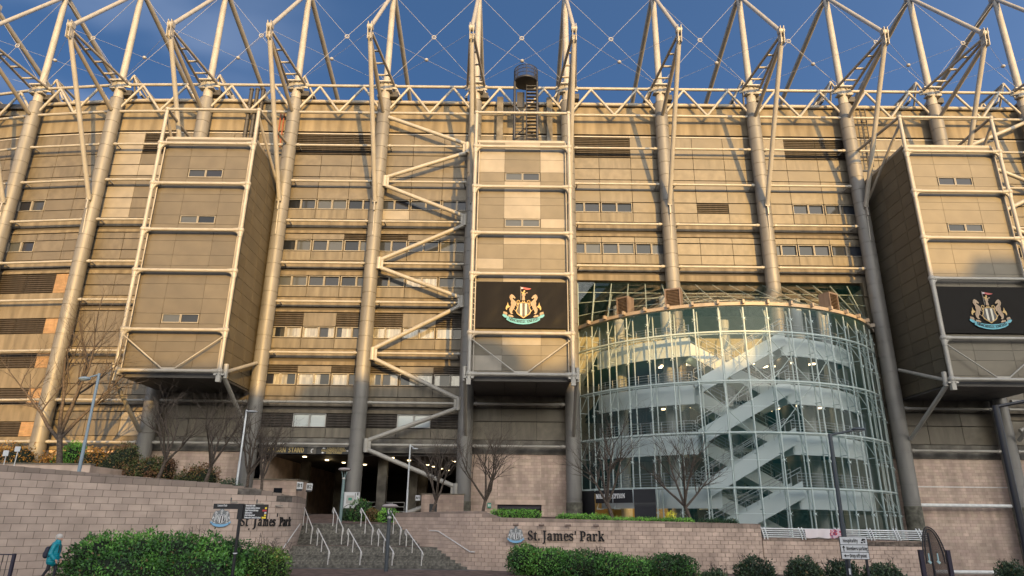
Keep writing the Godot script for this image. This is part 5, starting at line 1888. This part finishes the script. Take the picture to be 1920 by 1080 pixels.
	t = thing("number_sign", "small white sign at the left edge of the low block hut", "sign", Vector3(-6.6, 3.35, -51.3), "")
	block("plate", -0.17, 0.17, -0.18, 0.18, -0.02, 0.02, mats.sign_white, t)
	letters("lettering", "A1", 0.18, mats.black_letter, t, Vector3(0, 0, 0.03))
	t = thing("waste_bin", "black slim bin at the end of the left wall, by the booth", "bin", Vector3(-13.75, 1.7, -45.0))
	var s3 := st()
	lathe(s3, Vector3.ZERO, [[0.02, 0.0], [0.2, 0.0], [0.21, 1.05], [0.24, 1.07], [0.24, 1.25], [0.15, 1.38], [0.02, 1.42]], 20)
	commit("body", s3, mats.black_iron, t)
	block("slot", -0.1, 0.1, 1.1, 1.2, 0.2, 0.25, mats.pipe_grey, t)
	# spotlights on the lettered wall
	for k in 4:
		var o := thing("wall_spotlight", ["spotlight above the crest on the right wall", "spotlight above the first words on the right wall", "third spotlight from the left on the right wall", "rightmost of the four spotlights on the right wall"][k], "spotlight", Vector3([0.32, 1.65, 3.02, 4.46][k], 1.68, -37.3), "spotlights on the right wall")
		block("arm", -0.02, 0.02, -0.02, 0.02, -0.15, 0.06, mats.post_dark, o)
		var s := st()
		tube(s, Vector3(-0.14, -0.02, 0.12), Vector3(0.14, -0.02, 0.12), 0.06, 0.06, 10)
		commit("lamp_body", s, mat("spot_body", Color(0.20, 0.14, 0.11), 0.6), o)
	for k in 3:
		var o := thing("wall_spotlight", ["left", "middle", "right"][k] + " small spotlight arm on the left wall above the lettering", "spotlight", Vector3([-14.45, -13.35, -12.62][k], 2.62 - 0.06 * k, [-37.1, -37.8, -38.65][k]), "spotlights on the left wall")
		block("arm", -0.02, 0.02, -0.05, 0.22, -0.15, 0.0, mats.post_dark, o)
		block("lamp_body", 0.02, 0.4, -0.04, 0.02, 0.0, 0.09, mats.frame, o)
	# little white notices on stakes, far left
	for k in 2:
		var o := thing("notice_stake", ["shorter", "taller"][k] + " white notice on a stake at the far left wall top", "sign", Vector3([-25.9, -25.35][k], 3.9, -36.0), "white notices on stakes")
		one_tube("stake", Vector3(0, -0.4, 0), Vector3(0.05, [0.9, 1.15][k], 0), 0.025, mats.white_rail, o, -1.0, 6)
		block("board", -0.11, 0.17, [0.82, 1.05][k], [1.1, 1.3][k], 0.03, 0.05, mats.sign_white, o)

func signs() -> void:
	var t := thing("wall_lettering", "black serif lettering on the right block wall", "lettering", Vector3(2.9, 1.12, -37.38))
	letters("lettering", "St. James' Park", 0.46, mats.black_letter, t, Vector3.ZERO, Basis.IDENTITY, true, true, 3.95, 0.05)
	t = thing("wall_crest", "grey and blue crest on the right block wall, left of the lettering", "crest", Vector3(0.33, 1.17, -37.36))
	crest(t, Vector3.ZERO, 0.86, Basis.IDENTITY, true)
	# the same pair on the curved left wall, following its bend
	var c := left_path()
	t = thing("wall_lettering", "black serif lettering on the curved left wall, partly behind the finger post", "lettering", Vector3.ZERO)
	var words := "St. James' Park"
	var widths := [0.3, 0.2, 0.13, 0.12, 0.28, 0.27, 0.42, 0.24, 0.22, 0.12, 0.12, 0.32, 0.27, 0.23, 0.3]
	var off := c.get_closest_offset(Vector3(-14.0, 0, -37.5))
	for i in words.length():
		var w: float = widths[i] * 0.86
		if words[i] != " ":
			var p := c.sample_baked(off + w / 2)
			var q := c.sample_baked(off + w / 2 + 0.1)
			var d := (q - p).normalized()
			letters("letter", words[i], 0.45, mats.black_letter, t, p + d.cross(UP) * 0.12 + UP * (1.66 if not words[i] in [".", "'"] else (1.46 if words[i] == "." else 1.84)), Basis(d, UP, d.cross(UP)), true, true, w * (0.86 if not words[i] in [".", "'"] else 0.5), 0.05)
		off += w
	var o := c.get_closest_offset(Vector3(-14.8, 0, -36.95))
	var dd := (c.sample_baked(o + 0.1) - c.sample_baked(o)).normalized()
	t = thing("wall_crest", "grey and blue crest on the curved left wall, under the finger post's blade", "crest", c.sample_baked(o) + UP * 1.86 + dd.cross(UP) * 0.13)
	crest(t, Vector3.ZERO, 1.0, Basis(dd, UP, dd.cross(UP)), true)
	# finger post
	t = thing("finger_post", "black finger post with a narrow blade left and a full board right", "signpost", Vector3(-9.72, 0, -26.0))
	one_tube("pole", Vector3(0, -0.6, 0), Vector3(0, 2.3, 0), 0.055, mats.black_sign, t)
	block("collar", -0.09, 0.09, 1.78, 2.32, -0.07, 0.07, mats.black_sign, t)
	block("blade", -1.0, -0.09, 2.13, 2.31, -0.02, 0.02, mats.black_sign, t)
	letters("lettering", "Leazes Park", 0.07, mats.white_letter, t, Vector3(-0.68, 2.25, 0.025), Basis.IDENTITY, false, false, 0.34, 0.006)
	block("board", 0.09, 0.98, 1.8, 2.3, -0.02, 0.02, mats.black_sign, t)
	var lines := ["Newcastle Helix", "St James Metro Station", "Royal Victoria Infirmary", "Universities", "Grey's Monument", "Newcastle Central Station"]
	var wid := [0.34, 0.52, 0.47, 0.26, 0.36, 0.58]
	for k in 6:
		letters("lettering", lines[k], 0.06, mats.white_letter, t, Vector3(0.17 + wid[k] / 2, 2.255 - k * 0.082, 0.025), Basis.IDENTITY, false, true, wid[k], 0.006)
		if k > 0:
			block("route_mark", 0.87 - (0.08 if k in [2, 5] else 0.0), 0.94, 2.225 - k * 0.082, 2.285 - k * 0.082, 0.021, 0.026, [mats.yellow, mats.yellow, mats.red, mats.sign_white, mats.yellow, mats.yellow][k], t)
	block("band", -0.057, 0.057, 0.62, 0.66, -0.057, 0.06, mats.sign_white, t)
	# parking sign
	t = thing("direction_sign", "white direction sign with three rows and arrows on two black posts", "sign", Vector3(12.78, 0, -27.0))
	for x in [-0.28, 0.42]:
		one_tube("post", Vector3(x, -1.6, -0.06), Vector3(x, 1.25, -0.06), 0.05, mats.black_iron, t)
	block("sticker", -0.31, -0.25, 0.1, 0.3, -0.01, -0.005, mats.sign_white, t)
	block("board_edge", -0.52, 0.52, 0.61, 1.41, -0.02, 0.012, mats.black_letter, t)
	for q in [[1.13, 1.39, "Hospitality", 0.55, -0.12], [0.87, 1.11, "Members parking", 0.78, 0.09], [0.63, 0.85, "Drop off point", 0.62, 0.1]]:
		block("panel", -0.5, 0.5, q[0], q[1], 0.012, 0.02, mats.sign_white, t)
		letters("lettering", q[2], 0.125, mats.black_letter, t, Vector3(q[4], (q[0] + q[1]) / 2, 0.024), Basis.IDENTITY, false, true, q[3], 0.006)
	var s := st()
	box(s, Vector3(-0.4, 0.97, 0.024), Vector3(0.03, 0.16, 0.006))
	tri(s, Vector3(-0.46, 1.02, 0.028), Vector3(-0.34, 1.02, 0.028), Vector3(-0.4, 1.09, 0.028))
	box(s, Vector3(-0.31, 0.74, 0.024), Vector3(0.16, 0.03, 0.006))
	tri(s, Vector3(-0.36, 0.68, 0.028), Vector3(-0.36, 0.8, 0.028), Vector3(-0.43, 0.74, 0.028))
	for q in [[0.3, 1.2], [0.36, 1.31], [0.4, 1.22], [0.33, 1.28], [0.41, 1.3]]:
		box(s, Vector3(q[0], q[1], 0.024), Vector3(0.07, 0.05, 0.006))
	commit("arrow", s, mats.black_letter, t)
	# signs over the entrance passage
	t = thing("entrance_sign", "black fascia sign with gold letters over the left of the dark passage", "sign", Vector3(-16.9, 6.72, -52.55))
	block("board", -1.95, 1.65, -0.26, 0.24, -0.05, 0.05, mats.black_sign, t)
	letters("lettering", "MILBURN  STAND", 0.36, mats.gold_letter, t, Vector3(-0.1, 0, 0.06), Basis.IDENTITY, false, true, 3.0, 0.02)
	t = thing("emblem_plate", "grey square plate with a pale emblem between the two black fascia signs", "sign", Vector3(-14.9, 6.72, -52.55))
	block("plate", -0.33, 0.33, -0.26, 0.24, -0.05, 0.05, mats.concrete_grey, t)
	s = st()
	for q in [[0.0, -0.14, 0.09, 0.07], [-0.04, -0.05, 0.07, 0.08], [0.0, 0.05, 0.08, 0.08], [0.07, 0.1, 0.09, 0.05]]:
		box(s, Vector3(q[0], q[1], 0.06), Vector3(q[2], q[3], 0.02))
	commit("pale_emblem", s, mats.white_letter, t)
	t = thing("entrance_sign", "black fascia sign with three gold lines and white arrows beside the big column", "sign", Vector3(-13.25, 6.72, -52.55))
	block("board", -1.3, 1.3, -0.26, 0.24, -0.05, 0.05, mats.black_sign, t)
	var dl := ["LEAZES STAND", "GALLOWGATE STAND", "EAST STAND"]
	for k in 3:
		letters("lettering", dl[k], 0.15, mats.gold_letter, t, Vector3([0.15, 0.0, 0.05][k], 0.15 - k * 0.16, 0.06), Basis.IDENTITY, false, true, [1.3, 1.85, 1.15][k], 0.015)
	for q in [[-0.75, 0.16, -1.0], [1.05, -0.02, 1.0], [-0.8, -0.17, -1.0]]:
		s = st()
		tri(s, Vector3(q[0] + q[2] * 0.12, q[1], 0.07), Vector3(q[0], q[1] + 0.07 * q[2], 0.07), Vector3(q[0], q[1] - 0.07 * q[2], 0.07))
		box(s, Vector3(q[0] - q[2] * 0.05, q[1], 0.065), Vector3(0.1, 0.05, 0.01))
		commit("arrow", s, mats.white_letter, t)
	# map poster on the column
	t = thing("map_poster", "white ground plan poster with a green pitch, on the column by the passage", "poster", Vector3(-11.35, 3.15, -51.33))
	block("board", -0.55, 0.55, -0.55, 0.55, -0.03, 0.0, mats.sign_white, t)
	block("stand_outline", -0.38, 0.16, -0.24, 0.32, 0.001, 0.006, mats.frame_white, t)
	block("pitch", -0.24, 0.02, -0.02, 0.16, 0.007, 0.011, mats.green_sign, t)
	s = st()
	box(s, Vector3(0.24, 0.1, 0.01), Vector3(0.035, 0.75, 0.012))
	box(s, Vector3(0.0, -0.3, 0.01), Vector3(0.5, 0.035, 0.012), Basis(Vector3.BACK, 0.08))
	box(s, Vector3(-0.36, -0.4, 0.01), Vector3(0.35, 0.035, 0.012), Basis(Vector3.BACK, 0.6))
	box(s, Vector3(0.42, 0.42, 0.01), Vector3(0.08, 0.2, 0.012))
	commit("plan_lines", s, mats.black_letter, t)
	t = thing("safety_sign", "small green sign with white marks on the pink wall beside the bare tree", "sign", Vector3(-1.5, 2.92, -52.8))
	block("plate", -0.14, 0.14, -0.18, 0.18, -0.02, 0.02, mats.green_sign, t)
	for x in [-0.05, 0.05]:
		block("white_mark", x - 0.025, x + 0.025, -0.08, 0.1, 0.021, 0.025, mats.white_letter, t)
	t = thing("flower_pot", "yellow flowers in a pot behind the clipped hedge, at the glass hall", "flowers", Vector3(9.25, 1.6, -41.2))
	s = st()
	lathe(s, Vector3.ZERO, [[0.02, -0.4], [0.2, -0.4], [0.26, 0.25], [0.02, 0.25]], 16)
	commit("pot", s, mats.plinth, t)
	foliage(t, [[Vector3(0, 0.62, 0), Vector3(0.22, 0.2, 0.2)]], 220, 0.09, [Color(0.55, 0.50, 0.05), Color(0.75, 0.68, 0.08)], 300, 0.4, false)

# ---------------------------------------------------------------- the walker

func field_mesh(s: SurfaceTool, bones: Array, cell: float, k: float, ripple := 0.0) -> void:
	# bones: [a, b, ra, rb]; distance to tapered capsules, smooth minimum, meshed with surface nets
	var lo := Vector3.INF
	var hi := -Vector3.INF
	for b in bones:
		var r: float = maxf(b[2], b[3]) + 0.05
		for p in [b[0], b[1]]:
			lo = lo.min(p - Vector3.ONE * r)
			hi = hi.max(p + Vector3.ONE * r)
	var n := Vector3i(((hi - lo) / cell).ceil()) + Vector3i.ONE
	var f := PackedFloat32Array()
	f.resize(n.x * n.y * n.z)
	f.fill(1.0)
	for b in bones:
		var a: Vector3 = b[0]
		var e: Vector3 = b[1]
		var ab := e - a
		var ll := maxf(ab.length_squared(), 1e-6)
		var r: float = maxf(b[2], b[3]) + k * 1.5 + cell * 2
		var i0 := Vector3i(((a.min(e) - Vector3.ONE * r - lo) / cell).floor()).max(Vector3i.ZERO)
		var i1 := Vector3i(((a.max(e) + Vector3.ONE * r - lo) / cell).ceil()).min(n - Vector3i.ONE)
		for z in range(i0.z, i1.z + 1):
			for y in range(i0.y, i1.y + 1):
				for x in range(i0.x, i1.x + 1):
					var p := lo + Vector3(x, y, z) * cell
					var h := clampf((p - a).dot(ab) / ll, 0.0, 1.0)
					var d: float = (p - a - ab * h).length() - lerpf(b[2], b[3], h)
					if ripple > 0.0:
						d -= ripple * absf(sin(p.y * 44.0))
					var ix := (z * n.y + y) * n.x + x
					var o := f[ix]
					var m := clampf(0.5 + 0.5 * (o - d) / k, 0.0, 1.0)
					f[ix] = lerpf(o, d, m) - k * m * (1.0 - m)
	var vid := {}
	var vs := []
	var corner := [0, 1, n.x, n.x + 1, n.x * n.y, n.x * n.y + 1, n.x * n.y + n.x, n.x * n.y + n.x + 1]
	for z in n.z - 1:
		for y in n.y - 1:
			for x in n.x - 1:
				var ix := (z * n.y + y) * n.x + x
				var neg := 0
				for c in 8:
					if f[ix + corner[c]] < 0.0:
						neg += 1
				if neg == 0 or neg == 8:
					continue
				var acc := Vector3.ZERO
				var cnt := 0
				for c in 8:
					for ax in 3:
						var c2 := c | (1 << ax)
						if c2 == c:
							continue
						var d0 := f[ix + corner[c]]
						var d1 := f[ix + corner[c2]]
						if (d0 < 0.0) != (d1 < 0.0):
							var u := d0 / (d0 - d1)
							var q := Vector3(c & 1, (c >> 1) & 1, (c >> 2) & 1)
							q[ax] += u
							acc += q
							cnt += 1
				vid[ix] = vs.size()
				vs.append(lo + (Vector3(x, y, z) + acc / cnt) * cell)
	var ns := []
	ns.resize(vs.size())
	ns.fill(Vector3.ZERO)
	var quads := []
	var step := [1, n.x, n.x * n.y]
	for z in range(1, n.z - 1):
		for y in range(1, n.y - 1):
			for x in range(1, n.x - 1):
				var ix := (z * n.y + y) * n.x + x
				for ax in 3:
					var s0 := f[ix] < 0.0
					if s0 == (f[ix + step[ax]] < 0.0):
						continue
					var u: int = step[(ax + 1) % 3]
					var v: int = step[(ax + 2) % 3]
					var q := [vid.get(ix - u - v, -1), vid.get(ix - v, -1), vid.get(ix, -1), vid.get(ix - u, -1)]
					if q.min() < 0:
						continue
					if not s0:
						q.reverse()
					quads.append(q)
					var nn: Vector3 = (vs[q[1]] - vs[q[0]]).cross(vs[q[2]] - vs[q[0]])
					for w in q:
						ns[w] += nn
	for q in quads:
		for w in [0, 2, 1, 0, 3, 2]:
			s.set_normal(ns[q[w]].normalized())
			s.add_vertex(vs[q[w]])

func person() -> void:
	var t := thing("person", "person in a teal quilted coat and pale hat walking right, dark backpack on", "person", Vector3(-17.65, -0.6, -28.4))
	t.rotation.y = 0.25
	# x is forward, y up, z to the walker's right
	var skin := mat("skin", Color(0.45, 0.27, 0.20), 0.6)
	var dark := mat("trousers", Color(0.02, 0.02, 0.026), 0.8)
	var s := st()
	field_mesh(s, [
		[Vector3(0.02, 0.92, -0.09), Vector3(0.16, 0.50, -0.09), 0.092, 0.062], [Vector3(0.16, 0.50, -0.09), Vector3(0.12, 0.10, -0.09), 0.06, 0.042],
		[Vector3(0.0, 0.92, 0.09), Vector3(-0.05, 0.50, 0.09), 0.092, 0.062], [Vector3(-0.05, 0.50, 0.09), Vector3(-0.24, 0.14, 0.09), 0.06, 0.042],
		[Vector3(0.0, 0.95, -0.05), Vector3(0.0, 0.95, 0.05), 0.12, 0.12], [Vector3(0.0, 0.95, 0.0), Vector3(0.05, 1.38, 0.0), 0.12, 0.13], [Vector3(0.06, 1.4, 0.0), Vector3(0.1, 1.52, 0.0), 0.06, 0.052]], 0.02, 0.03)
	commit("body", s, dark, t)
	s = st()
	field_mesh(s, [[Vector3(0.06, 0.05, -0.09), Vector3(0.26, 0.035, -0.09), 0.045, 0.035], [Vector3(0.09, 0.1, -0.09), Vector3(0.1, 0.05, -0.09), 0.042, 0.045]], 0.012, 0.02)
	field_mesh(s, [[Vector3(-0.28, 0.13, 0.09), Vector3(-0.13, 0.03, 0.09), 0.045, 0.035]], 0.012, 0.02)
	commit("shoe", s, mats.black_iron, t)
	var teal := mat("teal_coat", Color(0.0, 0.22, 0.28), 0.32)
	s = st()
	field_mesh(s, [
		[Vector3(0.02, 0.80, 0.0), Vector3(0.03, 1.1, 0.0), 0.205, 0.185], [Vector3(0.03, 1.1, -0.04), Vector3(0.05, 1.36, -0.05), 0.175, 0.145], [Vector3(0.03, 1.1, 0.04), Vector3(0.05, 1.36, 0.05), 0.175, 0.145],
		[Vector3(0.05, 1.36, -0.16), Vector3(0.05, 1.36, 0.16), 0.085, 0.085], [Vector3(0.07, 1.40, 0.0), Vector3(0.09, 1.49, 0.0), 0.105, 0.10],
		[Vector3(0.05, 1.36, -0.19), Vector3(0.0, 1.08, -0.24), 0.082, 0.07], [Vector3(0.0, 1.08, -0.24), Vector3(0.15, 0.88, -0.22), 0.068, 0.055],
		[Vector3(0.05, 1.36, 0.19), Vector3(-0.02, 1.06, 0.24), 0.082, 0.07], [Vector3(-0.02, 1.06, 0.24), Vector3(0.14, 0.86, 0.23), 0.068, 0.055]], 0.016, 0.035, 0.012)
	commit("quilted_coat", s, teal, t)
	s = st()
	field_mesh(s, [[Vector3(0.10, 1.63, 0), Vector3(0.12, 1.60, 0), 0.098, 0.085], [Vector3(0.17, 1.56, 0), Vector3(0.17, 1.53, 0), 0.055, 0.045], [Vector3(0.2, 1.60, 0), Vector3(0.225, 1.578, 0), 0.016, 0.014], [Vector3(0.1, 1.52, 0), Vector3(0.1, 1.6, 0), 0.055, 0.06],
		[Vector3(0.09, 1.60, 0.092), Vector3(0.09, 1.57, 0.09), 0.016, 0.012], [Vector3(0.09, 1.60, -0.092), Vector3(0.09, 1.57, -0.09), 0.016, 0.012]], 0.007, 0.018)
	var head := commit("head", s, skin, t)
	s = st()
	for e in [-0.032, 0.032]:
		ball(s, Vector3(0.196, 1.612, e), Vector3(0.009, 0.008, 0.012), 8, 6)
	box(s, Vector3(0.212, 1.535, 0), Vector3(0.012, 0.008, 0.045))
	commit("eyes_and_mouth", s, mat("face_dark", Color(0.12, 0.04, 0.03), 0.6), head)
	s = st()
	field_mesh(s, [[Vector3(0.085, 1.67, 0), Vector3(0.10, 1.66, 0), 0.108, 0.108], [Vector3(0.03, 1.62, 0), Vector3(0.05, 1.66, 0), 0.07, 0.09]], 0.01, 0.02)
	commit("knitted_hat", s, mat("hat_wool", Color(0.48, 0.44, 0.40), 0.95), t)
	for side in [-1.0, 1.0]:
		s = st()
		var w := Vector3(0.17, 0.85, side * 0.225)
		var bones := [[w, w + Vector3(0.06, -0.055, 0), 0.03, 0.032]]
		var fl := [0.066, 0.075, 0.07, 0.055]
		for k in 4:
			var b0 := w + Vector3(0.085 - k * 0.012, -0.06 - k * 0.014, side * (0.012 - 0.006 * k))
			var b1: Vector3 = b0 + Vector3(0.45, -0.75, 0).normalized() * fl[k] * 0.5
			bones.append([b0, b1, 0.0095, 0.009])
			bones.append([b1, b1 + Vector3(-0.1, -0.9, 0).normalized() * fl[k] * 0.5, 0.009, 0.0075])
		bones.append([w + Vector3(0.05, -0.02, 0), w + Vector3(0.1, -0.03, -side * 0.03), 0.012, 0.009])
		field_mesh(s, bones, 0.005, 0.007)
		commit("hand", s, skin, t)
	s = st()
	field_mesh(s, [[Vector3(-0.23, 0.98, -0.06), Vector3(-0.2, 1.22, -0.05), 0.1, 0.09], [Vector3(-0.23, 0.98, 0.06), Vector3(-0.2, 1.22, 0.05), 0.1, 0.09], [Vector3(-0.31, 1.0, 0), Vector3(-0.3, 1.08, 0), 0.05, 0.05]], 0.014, 0.03)
	var pack := thing("backpack", "dark navy backpack on the walking person's back", "backpack", t.position)
	pack.rotation = t.rotation
	commit("bag", s, mat("pack_cloth", Color(0.018, 0.02, 0.04), 0.7), pack)
	for side in [-0.12, 0.12]:
		s = st()
		run(s, [Vector3(-0.15, 1.28, side), Vector3(-0.02, 1.45, side), Vector3(0.12, 1.46, side), Vector3(0.215, 1.30, side), Vector3(0.2, 1.1, side), Vector3(-0.1, 0.95, side * 1.5)], 0.018, 6)
		commit("strap", s, mats.black_iron, pack)
